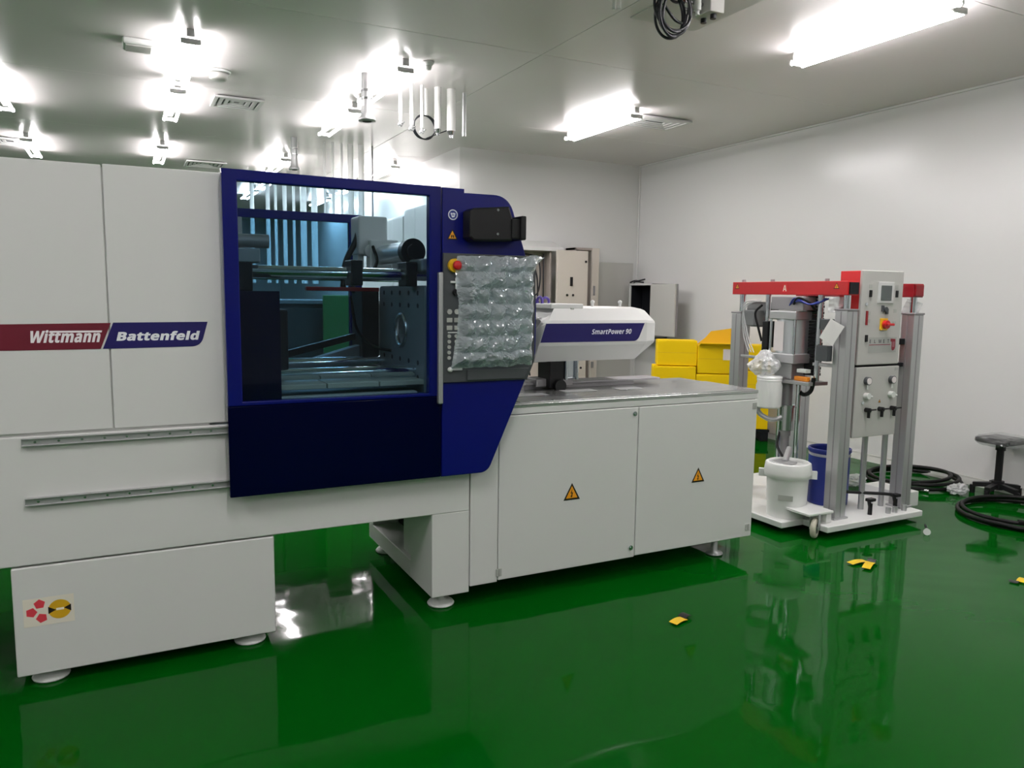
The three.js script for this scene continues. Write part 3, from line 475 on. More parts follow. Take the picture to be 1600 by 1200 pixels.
// ------------------------------------------------------------------ dosing unit
const DX = 4.3, DZ = -3.8;
{
  const t = thing('dosing_unit', 'wheeled two-drum dosing unit with red top beams, aluminium pillars and grey control boxes', 'dosing unit', [DX, 0, DZ]);
  P('base_plate', [box(3.87, 4.78, 0.045, 0.085, -4.55, -3.245, 0.006), box(3.68, 3.875, 0.045, 0.085, -4.55, -3.44, 0.006)], M.plasticWhite, t);
  P('outrigger', [box(3.755, 3.975, 0.150, 0.166, -3.485, -3.295, 0.004), box(3.93, 3.975, 0.085, 0.152, -3.47, -3.31, 0.004)], M.plasticWhite, t, 'white caster bracket at the front corner');
  P('outrigger', [box(4.78, 4.95, 0.06, 0.165, -3.72, -3.40, 0.006)], M.plasticWhite, t);
  const cast = (x, z, ry = 0) => { const c = P('caster', [new THREE.TorusGeometry(0.047, 0.019, 12, 28).rotateY(ry).translate(x, 0.066, z)], M.cream, t);
    P('wheel_hub', [rod([x - 0.016 * Math.sin(ry), 0.066, z - 0.016 * Math.cos(ry)], [x + 0.016 * Math.sin(ry), 0.066, z + 0.016 * Math.cos(ry)], 0.034, 22), rod([x - 0.028 * Math.sin(ry), 0.066, z - 0.028 * Math.cos(ry)], [x + 0.028 * Math.sin(ry), 0.066, z + 0.028 * Math.cos(ry)], 0.011, 12)], M.alu, c);
    P('fork', [new THREE.BoxGeometry(0.05, 0.10, 0.004).translate(0, 0.02, 0.026).rotateY(ry).translate(x, 0.09, z), new THREE.BoxGeometry(0.05, 0.10, 0.004).translate(0, 0.02, -0.026).rotateY(ry).translate(x, 0.09, z)], M.alu, c); };
  cast(3.835, -3.315, 0.5); cast(4.88, -3.50, 0.2); cast(3.75, -4.45); cast(4.70, -4.45);
  const pillar = (x, z, h, lab) => { const w = 0.048; // aluminium profile with one slot on each face
    const p = P('pillar', box(x - w, x + w, 0.085, h, z - w, z + w, 0.005), M.alu, t, lab);
    for (const [a, b] of [[-1, 0], [0, 1], [1, 0], [0, -1]]) P('slot', a ? box(x + a * w - 0.001, x + a * w + 0.001, 0.10, h - 0.005, z - 0.004, z + 0.004, 0) : box(x - 0.004, x + 0.004, 0.10, h - 0.005, z + b * w - 0.001, z + b * w + 0.001, 0), M.aluDark, p);
    P('end_cap', box(x - w - 0.004, x + w + 0.004, h, h + 0.012, z - w - 0.004, z + w + 0.004, 0.003), M.aluDark, p);
    P('foot_plate', box(x - w - 0.015, x + w + 0.015, 0.085, 0.097, z - w - 0.01, z + w + 0.01, 0.002), M.alu, p); };
  pillar(4.085, -3.385, 1.425); pillar(4.73, -3.39, 1.40); pillar(4.075, -4.30, 1.385); pillar(4.73, -4.30, 1.385);
  const stkWarn = (at) => triGeo(0.045, at, -Math.PI / 2);
  { // red beams, one over each drum
    const bm = P('top_beam', [box(4.035, 4.135, 1.522, 1.611, -4.36, -3.345, 0.004)], M.red, t, 'bright red beam lettered A');
    P('beam_end', box(4.045, 4.125, 1.53, 1.603, -3.346, -3.335, 0.002), M.dark, bm);
    const la = tex(128, 128, (c) => { c.fillStyle = '#cf1a20'; c.fillRect(0, 0, 128, 128); c.fillStyle = '#f2d9c4'; c.font = 'bold 118px sans-serif'; c.fillText('A', 22, 106); });
    P('letter_plate', decal(0.055, 0.062, [4.0335, 1.566, -3.855], -Math.PI / 2), mat('#ffffff', 0.4, 0, { map: la }), bm);
    for (const z of [-4.31, -3.43]) P('warning_sticker', stkWarn([4.0335, 1.582, z]), triBolt, bm);
    for (const z of [-4.3, -4.02, -3.55]) P('bolt', rod([4.085, 1.611, z], [4.085, 1.628, z], 0.014, 10), M.aluDark, bm);
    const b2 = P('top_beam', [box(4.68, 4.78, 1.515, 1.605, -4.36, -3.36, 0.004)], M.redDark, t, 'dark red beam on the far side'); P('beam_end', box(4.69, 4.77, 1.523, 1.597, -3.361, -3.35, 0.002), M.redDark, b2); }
  for (const [x, z] of [[4.085, -4.30], [4.085, -3.385], [4.73, -3.39], [4.73, -4.30]]) P('shaft', rod([x, 1.38, z], [x, 1.525, z], 0.022, 20), M.chrome, t);
  for (const z of [-4.02, -3.565]) P('guide_rod', rod([4.055, 0.96, z], [4.055, 1.523, z], 0.018, 20), M.chrome, t);
  P('cross_bar', [box(4.04, 4.07, 1.065, 1.085, -4.30, -3.95, 0.003), box(4.05, 4.12, 1.06, 1.08, -3.60, -3.43, 0.003)], M.alu, t);
  P('top_mount', box(3.99, 4.12, 1.42, 1.51, -3.93, -3.65, 0.006), M.aluDark, t); P('side_mount', box(4.0, 4.12, 1.30, 1.41, -4.22, -4.10, 0.006), M.inner, t);
  { // pump head: air motor with end blocks, tie rods, follower, pump tube
    const pm = P('air_motor', [rod([4.06, 1.13, -3.79], [4.06, 1.36, -3.79], 0.105, 36)], M.steelMatte, t);
    P('end_block', [box(3.955, 4.165, 1.355, 1.415, -3.905, -3.675, 0.008)], M.alu, pm); P('end_block', [box(3.955, 4.165, 1.065, 1.13, -3.905, -3.675, 0.008)], M.alu, pm);
    for (const [x, z] of [[3.965, -3.895], [3.965, -3.685], [4.155, -3.685]]) P('tie_rod', rod([x, 1.13, z], [x, 1.36, z], 0.009, 10), M.chrome, pm);
    P('name_label', decal(0.085, 0.20, [3.952, 1.245, -3.81], -Math.PI / 2), M.paper, pm);
    P('valve_block', [box(3.95, 4.02, 1.16, 1.34, -3.96, -3.91, 0.004), box(3.96, 4.0, 1.10, 1.16, -3.97, -3.92, 0.004)], M.black, pm);
    P('lower_block', [box(3.99, 4.13, 0.955, 1.065, -3.87, -3.72, 0.008), box(3.97, 4.15, 0.93, 0.955, -3.94, -3.55, 0.004)], M.alu, t);
    P('sensor', [box(3.985, 4.02, 0.955, 0.985, -3.69, -3.58, 0.006)], M.orange, t, 'orange clamp on the follower plate');
    P('sensor_cover', [box(3.985, 4.03, 1.01, 1.035, -3.67, -3.59, 0.004)], M.plasticWhite, t);
    const tb = P('pump_tube', [rod([4.05, 0.56, -3.80], [4.05, 0.935, -3.80], 0.036, 24), rod([4.05, 0.40, -3.80], [4.05, 0.56, -3.80], 0.030, 20)], M.aluDark, t);
    P('pump_sleeve', [rod([4.05, 0.60, -3.79], [4.05, 0.76, -3.79], 0.050, 26), rod([4.05, 0.76, -3.79], [4.05, 0.775, -3.79], 0.056, 26)], M.steel, tb);
    P('elbow', [tube([[4.02, 0.69, -3.80], [3.95, 0.67, -3.83], [3.90, 0.70, -3.88], [3.88, 0.735, -3.90]], 0.017, 24, 10), rod([3.88, 0.735, -3.90], [3.875, 0.77, -3.905], 0.026, 12)], M.alu, tb);
    P('follower_rod', [rod([4.05, 0.30, -3.86], [4.05, 0.94, -3.86], 0.016, 16), rod([4.05, 0.30, -3.70], [4.05, 0.94, -3.70], 0.016, 16)], M.chrome, t);
    P('ram_plate', [box(3.76, 3.90, 0.425, 0.437, -3.66, -3.54, 0.003), rod([3.85, 0.43, -3.60], [3.95, 0.50, -3.66], 0.02, 12)], M.alu, t);
    P('hose', [tube([[4.06, 0.93, -3.72], [4.06, 0.875, -3.70], [4.04, 0.862, -3.64], [4.02, 0.90, -3.57], [4.02, 0.98, -3.555]], 0.014, 40, 8), tube([[4.02, 0.58, -3.82], [3.98, 0.50, -3.80], [3.95, 0.44, -3.72], [3.93, 0.40, -3.66]], 0.009, 30, 8), tube([[3.96, 1.45, -3.98], [3.94, 1.40, -4.02], [3.95, 1.30, -4.0], [3.96, 1.20, -3.97]], 0.008, 30, 8), tube([[3.98, 1.46, -3.72], [3.97, 1.50, -3.68], [4.0, 1.48, -3.62], [4.05, 1.42, -3.60]], 0.008, 30, 8)], M.rubber, t);
    P('air_hose', [0, 1, 2].map((i) => tube([[4.0, 1.44 + i * 0.012, -3.78], [3.97, 1.50 - i * 0.01, -3.70 + i * 0.02], [4.0, 1.46, -3.60], [4.08, 1.50, -3.52 - i * 0.02]], 0.006, 30, 6)), M.drumBlue, t);
    P('air_line', [0, 1, 2].map((i) => tube([[3.97, 1.48, -4.06 + i * 0.03], [3.93, 1.42 + i * 0.02, -4.12], [3.95, 1.25, -4.14 + i * 0.02], [3.93, 1.12, -4.06 + i * 0.025]], 0.005, 24, 6)), M.film, t);
    for (let i = 0; i < 26; i++) P('chain_link', box(4.105, 4.165, 0.985 + i * 0.0205, 1.003 + i * 0.0205, -3.725 + (i % 2) * 0.004, -3.625 - (i % 2) * 0.004, 0.003), M.black, t);
    P('limit_switch', box(3.985, 4.05, 1.30, 1.37, -3.50, -3.44, 0.005), M.grey, t); P('junction', box(3.995, 4.045, 1.10, 1.20, -3.53, -3.44, 0.004), M.grey, t);
    P('side_cylinder', [rod([4.14, 1.42, -4.05], [4.14, 1.42, -4.26], 0.05, 22), box(4.10, 4.14, 1.29, 1.42, -4.23, -4.13, 0.004)], M.inner, t);
  }
  { // grey control boxes with red shells
    const sh = P('control_box', [box(4.182, 4.565, 1.085, 1.678, -3.53, -3.375, 0.004)], M.red, t, 'red shell of the upper control box');
    const d = P('control_door', box(4.178, 4.572, 1.078, 1.682, -3.378, -3.358, 0.006), M.panelGrey, sh, 'light grey control door with screen and main switch');
    const z = -3.358;
    P('screen_frame', box(4.325, 4.475, 1.475, 1.61, z, z + 0.006, 0.004), M.wall, d); P('screen', box(4.352, 4.452, 1.492, 1.588, z + 0.006, z + 0.009, 0.001), M.screen, d);
    for (const [x, y] of [[4.258, 1.535], [4.508, 1.535], [4.245, 1.25]]) P('port', box(x - 0.011, x + 0.011, y - 0.022, y + 0.022, z, z + 0.008, 0.002), M.black, d);
    for (const [x, y] of [[4.258, 1.58], [4.508, 1.58], [4.258, 1.36], [4.505, 1.345], [4.505, 1.425], [4.258, 1.41]]) P('print', box(x - 0.014, x + 0.014, y - 0.012, y + 0.012, z, z + 0.0015, 0), M.cove, d);
    P('selector', [rod([4.398, 1.435, z], [4.398, 1.435, z + 0.02], 0.016, 14), box(4.41, 4.43, 1.405, 1.44, z, z + 0.012, 0.002), box(4.37, 4.388, 1.42, 1.46, z, z + 0.012, 0.002)], M.grey, d);
    P('switch_plate', box(4.365, 4.435, 1.30, 1.378, z, z + 0.008, 0.003), M.estopYellow, d, 'yellow main switch plate');
    P('main_switch', [rod([4.405, 1.338, z + 0.008], [4.405, 1.338, z + 0.03], 0.027, 24), box(4.385, 4.455, 1.330, 1.346, z + 0.03, z + 0.045, 0.004)], M.red, d, 'red rotary main switch');
    P('status_strip', box(4.228, 4.244, 1.335, 1.425, z, z + 0.008, 0.002), M.redDark, d); P('door_lock', [rod([4.225, 1.468, z], [4.225, 1.468, z + 0.008], 0.010, 14)], M.chrome, d);
    const lg = tex(512, 200, (c, w, h) => { c.fillStyle = '#a9aaa6'; c.fillRect(0, 0, w, h); c.fillStyle = '#44464c'; c.font = 'bold 62px sans-serif'; 'ELMET'.split('').forEach((q, i) => c.fillText(q, 14 + i * 82, 74)); c.fillStyle = '#8a2038'; c.fillRect(14, 92, 390, 9); c.fillStyle = '#8b1c30'; c.beginPath(); c.moveTo(400, 20); c.lineTo(490, 26); c.lineTo(494, 128); c.quadraticCurveTo(486, 176, 446, 176); c.quadraticCurveTo(424, 168, 424, 128); c.lineTo(424, 62); c.lineTo(400, 56); c.closePath(); c.fill(); c.strokeStyle = '#b9a2a8'; c.lineWidth = 7; c.beginPath(); c.moveTo(448, 60); c.lineTo(448, 130); c.moveTo(470, 60); c.lineTo(470, 130); c.stroke(); });
    P('maker_plate', decal(0.27, 0.10, [4.405, 1.205, z + 0.001]), mat('#ffffff', 0.5, 0, { map: lg }), d);
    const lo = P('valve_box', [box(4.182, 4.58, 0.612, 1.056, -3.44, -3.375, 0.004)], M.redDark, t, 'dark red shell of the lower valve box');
    const ld = P('valve_door', box(4.178, 4.588, 0.604, 1.064, -3.378, -3.358, 0.006), M.panelGrey, lo, 'light grey valve door with two gauges and three taps');
    P('maker_print', box(4.545, 4.575, 1.035, 1.055, z, z + 0.001, 0), M.cove, ld);
    for (const x of [4.275, 4.512]) { P('gauge', [rod([x, 0.975, z], [x, 0.975, z + 0.024], 0.026, 24)], M.grey, ld); P('gauge_face', [rod([x, 0.975, z + 0.024], [x, 0.975, z + 0.026], 0.021, 22)], M.paper, ld); P('regulator', [rod([x, 0.92, z + 0.012], [x, 0.95, z + 0.012], 0.006, 8), rod([x, 0.878, z], [x, 0.878, z + 0.03], 0.020, 18), rod([x, 0.878, z + 0.02], [x + 0.035, 0.872, z + 0.025], 0.007, 8)], M.plasticWhite, ld); }
    for (const x of [4.287, 4.414, 4.533]) P('ball_valve', [rod([x, 0.785, z], [x, 0.785, z + 0.035], 0.015, 14), rod([x, 0.735, z + 0.025], [x, 0.785, z + 0.025], 0.010, 10), box(x - 0.01, x + 0.055, 0.783, 0.793, z + 0.033, z + 0.041, 0.003)], M.black, ld);
    P('door_lock', [rod([4.25, 0.832, z], [4.25, 0.832, z + 0.008], 0.010, 14)], M.chrome, ld);
    P('hint_sticker', triGeo(0.025, [4.414, 0.838, z + 0.0015]), triBolt, ld);
    for (const x of [4.245, 4.60]) P('support_rod', rod([x === 4.245 ? 4.42 : 4.62, 0.085, -3.45], [x === 4.245 ? 4.42 : 4.62, 0.62, -3.45], 0.019, 16), M.alu, t);
    P('box_bracket', [box(4.12, 4.70, 1.052, 1.078, -3.46, -3.40, 0.003), box(4.56, 4.70, 1.20, 1.24, -3.45, -3.40, 0.003)], M.dark, t);
  }
  for (const [x, z] of [[4.36, -3.33], [4.62, -3.34]]) P('drain_valve', [rod([x, 0.085, z], [x, 0.16, z], 0.014, 14), rod([x, 0.13, z], [x - 0.02, 0.19, z], 0.012, 12), box(x - 0.03, x + 0.03, 0.175, 0.195, z - 0.02, z + 0.02, 0.004)], M.black, t);
  P('drain_pipe', tube([[4.28, 0.20, -3.55], [4.42, 0.20, -3.44], [4.56, 0.195, -3.36], [4.60, 0.19, -3.34]], 0.011, 20, 8), M.black, t);
  for (const [x, z] of [[4.50, -3.30], [4.56, -3.295], [4.66, -3.30]]) P('leveling_bolt', rod([x, 0.085, z], [x, 0.125, z], 0.017, 12), M.alu, t);
}
{ // containers on the dosing unit
  const bx = 3.845, bz = -3.565, b = thing('white_bucket', 'white plastic pail with wide rim under the pump tube', 'bucket', [bx, 0.085, bz]);
  P('pail', lathe([[0, 0.005], [0.115, 0.005], [0.12, 0], [0.122, 0.10], [0.126, 0.11], [0.13, 0.255], [0.148, 0.262], [0.15, 0.29], [0.142, 0.35], [0.128, 0.358], [0.122, 0.35], [0.118, 0.30]], [bx, 0.085, bz], 44), M.plasticWhite, b);
  P('lid', lathe([[0.118, 0.335], [0.06, 0.332], [0, 0.33]], [bx, 0.085, bz], 40), M.plasticWhite, b);
  for (const [a, q] of [[-2.4, 0], [0.7, 1]]) P('ear', [new THREE.BoxGeometry(0.05, 0.05, 0.03).rotateY(-a).translate(bx + 0.155 * Math.cos(a), 0.36, bz + 0.155 * Math.sin(a))], M.plasticWhite, b);
  P('print', [decal(0.09, 0.035, [bx - 0.10, 0.225, bz + 0.085], -0.87)], M.cove, b);
  const w = thing('white_bin', 'small white open box between the pail and the blue drum', 'box', [4.12, 0.085, -3.80]);
  P('bin_wall', [box(4.00, 4.195, 0.085, 0.30, -3.90, -3.70, 0.01)], M.plasticWhite, w); P('rim', box(3.99, 4.205, 0.295, 0.315, -3.91, -3.69, 0.006), M.plasticWhite, w);
  const dx = 4.36, dz = -3.68, d = thing('blue_drum', 'open blue plastic drum standing behind the front pillar', 'drum', [dx, 0.085, dz]);
  P('drum_wall', lathe([[0, 0.004], [0.125, 0.004], [0.132, 0], [0.135, 0.02], [0.135, 0.36], [0.142, 0.365], [0.142, 0.385], [0.132, 0.388], [0.128, 0.37], [0.126, 0.02], [0, 0.015]], [dx, 0.085, dz], 44), M.drumBlue, d);
  P('rim_band', lathe([[0.1355, 0.335], [0.139, 0.34], [0.139, 0.35], [0.1355, 0.355]], [dx, 0.085, dz], 44), M.film, d);
  const jx = 3.90, jz = -3.82, j = thing('white_canister', 'white plastic canister hanging beside the pump', 'canister', [jx, 0.76, jz]);
  P('canister', lathe([[0, 0.0], [0.075, 0], [0.085, 0.012], [0.086, 0.15], [0.078, 0.175], [0.082, 0.185], [0.082, 0.20], [0, 0.20]], [jx, 0.76, jz], 36), M.plasticWhite, j);
  P('lid', lathe([[0.08, 0.198], [0.083, 0.20], [0.083, 0.214], [0.03, 0.22], [0, 0.22]], [jx, 0.76, jz], 36), M.plasticWhite, j);
  P('hanger', [box(3.95, 4.0, 0.955, 0.967, -3.88, -3.76, 0.002)], M.aluDark, j);
  const bag = new THREE.IcosahedronGeometry(0.09, 5), bp = bag.attributes.position;
  for (let i = 0; i < bp.count; i++) { const v = V(bp.getX(i), bp.getY(i), bp.getZ(i)), n = v.clone().normalize(), k = 1 + 0.28 * perlin.noise(n.x * 3.3, n.y * 3.3, n.z * 3.3) + 0.12 * Math.abs(perlin.noise(n.x * 9, n.y * 9, n.z * 9)); const up = Math.max(0, n.y); bp.setXYZ(i, v.x * k * (1.05 - 0.5 * up), v.y * k * 0.8 + up * 0.03, v.z * k * (1.1 - 0.5 * up)); }
  bag.computeVertexNormals(); single('plastic_bag', bag.translate(3.89, 1.045, -3.86), M.film, 'crumpled clear plastic bag sitting on the white canister', 'plastic bag');
  const pg = new THREE.PlaneGeometry(0.10, 0.14, 8, 10), pp = pg.attributes.position; for (let i = 0; i < pp.count; i++) pp.setZ(i, 0.015 * Math.sin(pp.getX(i) * 14 + pp.getY(i) * 9)); pg.computeVertexNormals();
  single('paper_tag', pg.rotateZ(-0.5).rotateY(-1.1).translate(3.985, 1.29, -3.405), mat([0.80, 0.79, 0.77], 0.8, 0, { side: THREE.DoubleSide }), 'white paper sheet tied to the top of the front pillar', 'paper');
  const fl = new THREE.PlaneGeometry(0.10, 0.10, 10, 10), fp = fl.attributes.position; for (let i = 0; i < fp.count; i++) fp.setXYZ(i, fp.getX(i) + 0.02 * perlin.noise(i, 1, 2), fp.getY(i), 0.03 * perlin.noise(fp.getX(i) * 40, fp.getY(i) * 40, 3)); fl.computeVertexNormals();
  fl.rotateY(-0.9); single('film_scrap', fl.clone().translate(4.06, 1.462, -3.44), M.film, 'clump of clear film on top of the front pillar', 'plastic film');
  const fl2 = fl.clone().rotateX(0.4); single('film_scrap', fl2.translate(4.73, 1.445, -3.40), M.film, 'scrap of clear film on the pillar near the wall', 'plastic film');
}

// ------------------------------------------------------------------ yellow cartons on a pallet, the stack turned toward the room
const SX = 5.02, SZ = -6.5, TURN = -THREE.MathUtils.degToRad(33);
function turned(name, label, category, x, y, z, group) { // a thing whose own x axis runs along the front of the stack
  const c = Math.cos(TURN), s = Math.sin(TURN), t = thing(name, label, category, [SX + x * c + z * s, y, SZ - x * s + z * c], group); t.rotation.y = TURN; t.userData.at = V(0, 0, 0); return t;
}
function carton(x0, x1, y0, y1, zf, label, opts = {}) {
  const t = turned('yellow_carton', label, 'box', (x0 + x1) / 2, y0, zf - 0.14, 'stacked yellow boxes by the wall');
  const w = (x1 - x0) / 2, h = y1 - y0, d = 0.14;
  P('carton_body', box(-w, w, 0, h - 0.012, -d, d, 0.006), M.yellow, t);
  P('tape_seam', box(-w + 0.002, w - 0.002, h * 0.5, h * 0.5 + 0.004, d - 0.001, d + 0.0006, 0), M.yellowIn, t);
  if (opts.open) {
    P('flap', prism([[-w * 0.92, h - 0.014], [w * 0.95, h - 0.014], [w * 1.0, h + 0.165], [-w * 0.15, h + 0.13], [-w * 0.45, h + 0.06]], -d + 0.004, -d + 0.012, 0.002), M.yellowIn, t, 'raised inner flap');
    P('flap', new THREE.BoxGeometry(2 * w - 0.02, 0.10, 0.006).translate(0, 0.05, 0).rotateX(1.25).translate(0, h - 0.012, d - 0.004), M.yellow, t);
  } else { P('flap', box(-w + 0.002, w - 0.002, h - 0.014, h - 0.003, -d + 0.002, -0.003, 0.003), M.yellow, t); P('flap', box(-w + 0.002, w - 0.002, h - 0.014, h - 0.003, 0.003, d - 0.002, 0.003), M.yellow, t); }
  if (opts.tag) P('label_sheet', decal(0.085, 0.115, [w - 0.085, h - 0.10, d + 0.0015]), M.paper, t);
}
carton(-0.04, 0.42, 0.13, 0.41, 0.03, 'yellow box at the end toward the white back wall, lowest layer of the stack');
carton(0.425, 0.80, 0.13, 0.41, 0.03, 'yellow box in the lowest layer of the stack, behind the machine cabinet top');
carton(0.805, 1.16, 0.13, 0.44, 0.02, 'yellow box in the lowest layer, seen past the pump column of the dosing unit');
carton(-0.04, 0.40, 0.415, 0.775, 0.035, 'yellow box just showing above the machine cabinet top, under the closed box');
carton(0.405, 0.80, 0.415, 0.70, 0.03, 'yellow box just showing above the machine cabinet top, under the open box');
carton(0.805, 1.16, 0.445, 0.745, 0.015, 'yellow box in the middle layer, seen between the pillars of the dosing unit');
carton(0.0, 0.41, 0.78, 1.045, 0.0, 'closed yellow box on top of the stack, beside the wall enclosure');
carton(0.415, 0.80, 0.705, 1.005, 0.02, 'open yellow box with raised flaps and a pale label sheet, on top of the stack', { open: true, tag: true });
carton(0.805, 1.16, 0.75, 1.01, 0.01, 'yellow box on top of the stack, seen between the pillars behind the white canister');
{ const t = turned('pallet', 'dark pallet under the yellow boxes', 'pallet', 0.56, 0, -0.14);
  for (const x of [-0.57, 0, 0.57]) P('runner', box(x - 0.04, x + 0.04, 0, 0.10, -0.15, 0.16, 0.004), M.dark, t);
  for (let i = 0; i < 3; i++) P('deck_board', box(-0.62, 0.62, 0.10, 0.126, -0.15 + i * 0.105, -0.05 + i * 0.105, 0.003), M.dark, t); }

// ------------------------------------------------------------------ wall cabinets at the back
{
  const t = thing('electrical_cabinet', 'open beige electrical cabinet full of wires on the white back wall', 'cabinet', [4.5, 0.3, -8.5]);
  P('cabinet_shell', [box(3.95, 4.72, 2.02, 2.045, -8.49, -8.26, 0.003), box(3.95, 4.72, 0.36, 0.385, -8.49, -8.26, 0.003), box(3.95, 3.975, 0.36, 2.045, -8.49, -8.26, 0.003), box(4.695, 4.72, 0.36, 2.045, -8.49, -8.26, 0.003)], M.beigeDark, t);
  P('back_plate', box(3.97, 4.70, 0.38, 2.03, -8.495, -8.47, 0.002), M.beige, t);
  P('hood', prismX([[-8.49, 2.045], [-8.22, 2.03], [-8.22, 2.075], [-8.49, 2.16]], 3.92, 4.87), M.wall, t);
  for (const [x, y, w, h] of [[4.25, 1.86, 0.3, 0.05], [4.42, 1.66, 0.05, 0.09], [4.38, 1.55, 0.04, 0.05], [4.38, 1.45, 0.04, 0.05], [4.22, 1.2, 0.2, 0.1], [4.5, 1.02, 0.12, 0.1]]) P('breaker', box(x - w / 2, x + w / 2, y - h / 2, y + h / 2, -8.47, -8.40, 0.004), M.black, t);
  const w = (pts) => tube(pts, 0.010, 36, 6);
  P('wiring', [w([[4.3, 2.0, -8.4], [4.58, 1.95, -8.38], [4.62, 1.7, -8.36], [4.58, 1.5, -8.38], [4.45, 1.5, -8.4]]), w([[4.66, 2.0, -8.35], [4.65, 1.6, -8.33], [4.66, 1.1, -8.35], [4.64, 0.6, -8.35]]), w([[4.45, 1.48, -8.4], [4.6, 1.42, -8.37], [4.66, 1.2, -8.36], [4.48, 1.05, -8.38]]), w([[4.4, 1.15, -8.38], [4.45, 1.0, -8.34], [4.44, 0.8, -8.34], [4.5, 0.5, -8.36]]), w([[4.35, 1.15, -8.38], [4.5, 1.13, -8.33], [4.62, 1.14, -8.35], [4.65, 1.3, -8.37]]), w([[4.1, 1.9, -8.4], [4.4, 1.95, -8.36], [4.55, 1.8, -8.36], [4.6, 1.3, -8.36]])], M.cable, t);
  const d = P('cabinet_door', [box(4.725, 5.165, 0.37, 2.04, -8.16, -8.125, 0.006)], M.beige, t);
  P('door_latch', box(4.91, 4.945, 1.61, 1.72, -8.126, -8.112, 0.004), M.black, d);
  for (const [x, y] of [[4.87, 1.50], [4.955, 1.50], [5.13, 1.91], [5.09, 0.60], [5.06, 1.05]]) P('lock', rod([x, y, -8.126], [x, y, -8.116], 0.014, 14), M.black, d);
  const e = thing('side_cabinet', 'narrow open cabinet bay with painted inner shade and beige edge, behind the beige open door', 'cabinet', [5.2, 0.36, -8.4]);
  P('bay_shell', [box(5.06, 5.42, 2.06, 2.09, -8.49, -8.27, 0.003), box(5.06, 5.42, 0.36, 0.39, -8.49, -8.27, 0.003), box(5.06, 5.42, 0.36, 2.09, -8.495, -8.47, 0.003), box(5.06, 5.08, 0.36, 2.09, -8.49, -8.27, 0.003)], M.beigeDark, e);  // shell coloured darker to deepen the shade inside the open bay
  P('leaf', box(5.315, 5.42, 0.36, 2.09, -8.30, -8.265, 0.006), M.beige, e); P('latch', box(5.335, 5.36, 1.50, 1.62, -8.265, -8.25, 0.003), M.aluDark, e); P('latch', box(5.33, 5.365, 0.58, 0.66, -8.265, -8.25, 0.003), M.aluDark, e);
  single('grey_wall_area', box(5.42, 6.10, 0.07, 1.93, -8.498, -8.482, 0.004), M.panelGrey, 'greyer flat area on the back wall beside the beige cabinet doors', 'wall area');  // thin grey sheet marking the greyer area of the back wall
}
{
  const t = thing('wall_enclosure', 'open grey enclosure with black inside on the wall beside the yellow boxes', 'enclosure', [6.05, 0.95, -8.1]);
  const x0 = 5.92, z0 = -8.31, z1 = -7.82, y0 = 0.965, y1 = 1.66;
  P('enclosure_shell', [box(x0, XR, y1 - 0.025, y1, z0, z1, 0.004), box(x0, XR, y0, y0 + 0.025, z0, z1, 0.004), box(x0, XR, y0, y1, z0, z0 + 0.025, 0.004), box(x0, XR, y0, y1, z1 - 0.025, z1, 0.004), box(XR - 0.02, XR - 0.002, y0, y1, z0, z1, 0.002)], M.wall, t);
  P('inner_plate', box(XR - 0.06, XR - 0.03, y0 + 0.03, y1 - 0.03, z0 + 0.03, z1 - 0.03, 0.002), M.dark, t);
  P('liner', [box(x0 + 0.02, XR - 0.06, y0 + 0.026, y1 - 0.026, z0 + 0.026, z0 + 0.03, 0), box(x0 + 0.02, XR - 0.06, y1 - 0.03, y1 - 0.026, z0 + 0.03, z1 - 0.03, 0)], M.dark, t);
  const d = P('enclosure_door', [box(x0 - 0.03, x0 - 0.005, y0 + 0.05, y1 - 0.01, z1 + 0.005, z1 + 0.485, 0.006)], M.panelGrey, t);
  P('door_lip', [box(x0 - 0.005, x0 + 0.025, y0 + 0.05, y1 - 0.01, z1 + 0.465, z1 + 0.485, 0.003), box(x0 - 0.005, x0 + 0.025, y0 + 0.05, y0 + 0.065, z1 + 0.03, z1 + 0.465, 0.003)], M.aluDark, d);
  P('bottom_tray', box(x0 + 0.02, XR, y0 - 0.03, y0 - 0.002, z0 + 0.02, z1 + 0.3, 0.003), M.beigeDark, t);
  single('cable_bundle', [tube([[6.0, 1.675, -8.40], [6.02, 1.70, -8.32], [6.0, 1.695, -8.22], [6.03, 1.715, -8.12]], 0.010, 24, 6), tube([[6.03, 1.672, -8.36], [6.0, 1.685, -8.27], [6.04, 1.675, -8.16]], 0.010, 24, 6)], M.cable, 'short black cables lying on top of the wall enclosure', 'cable');
}
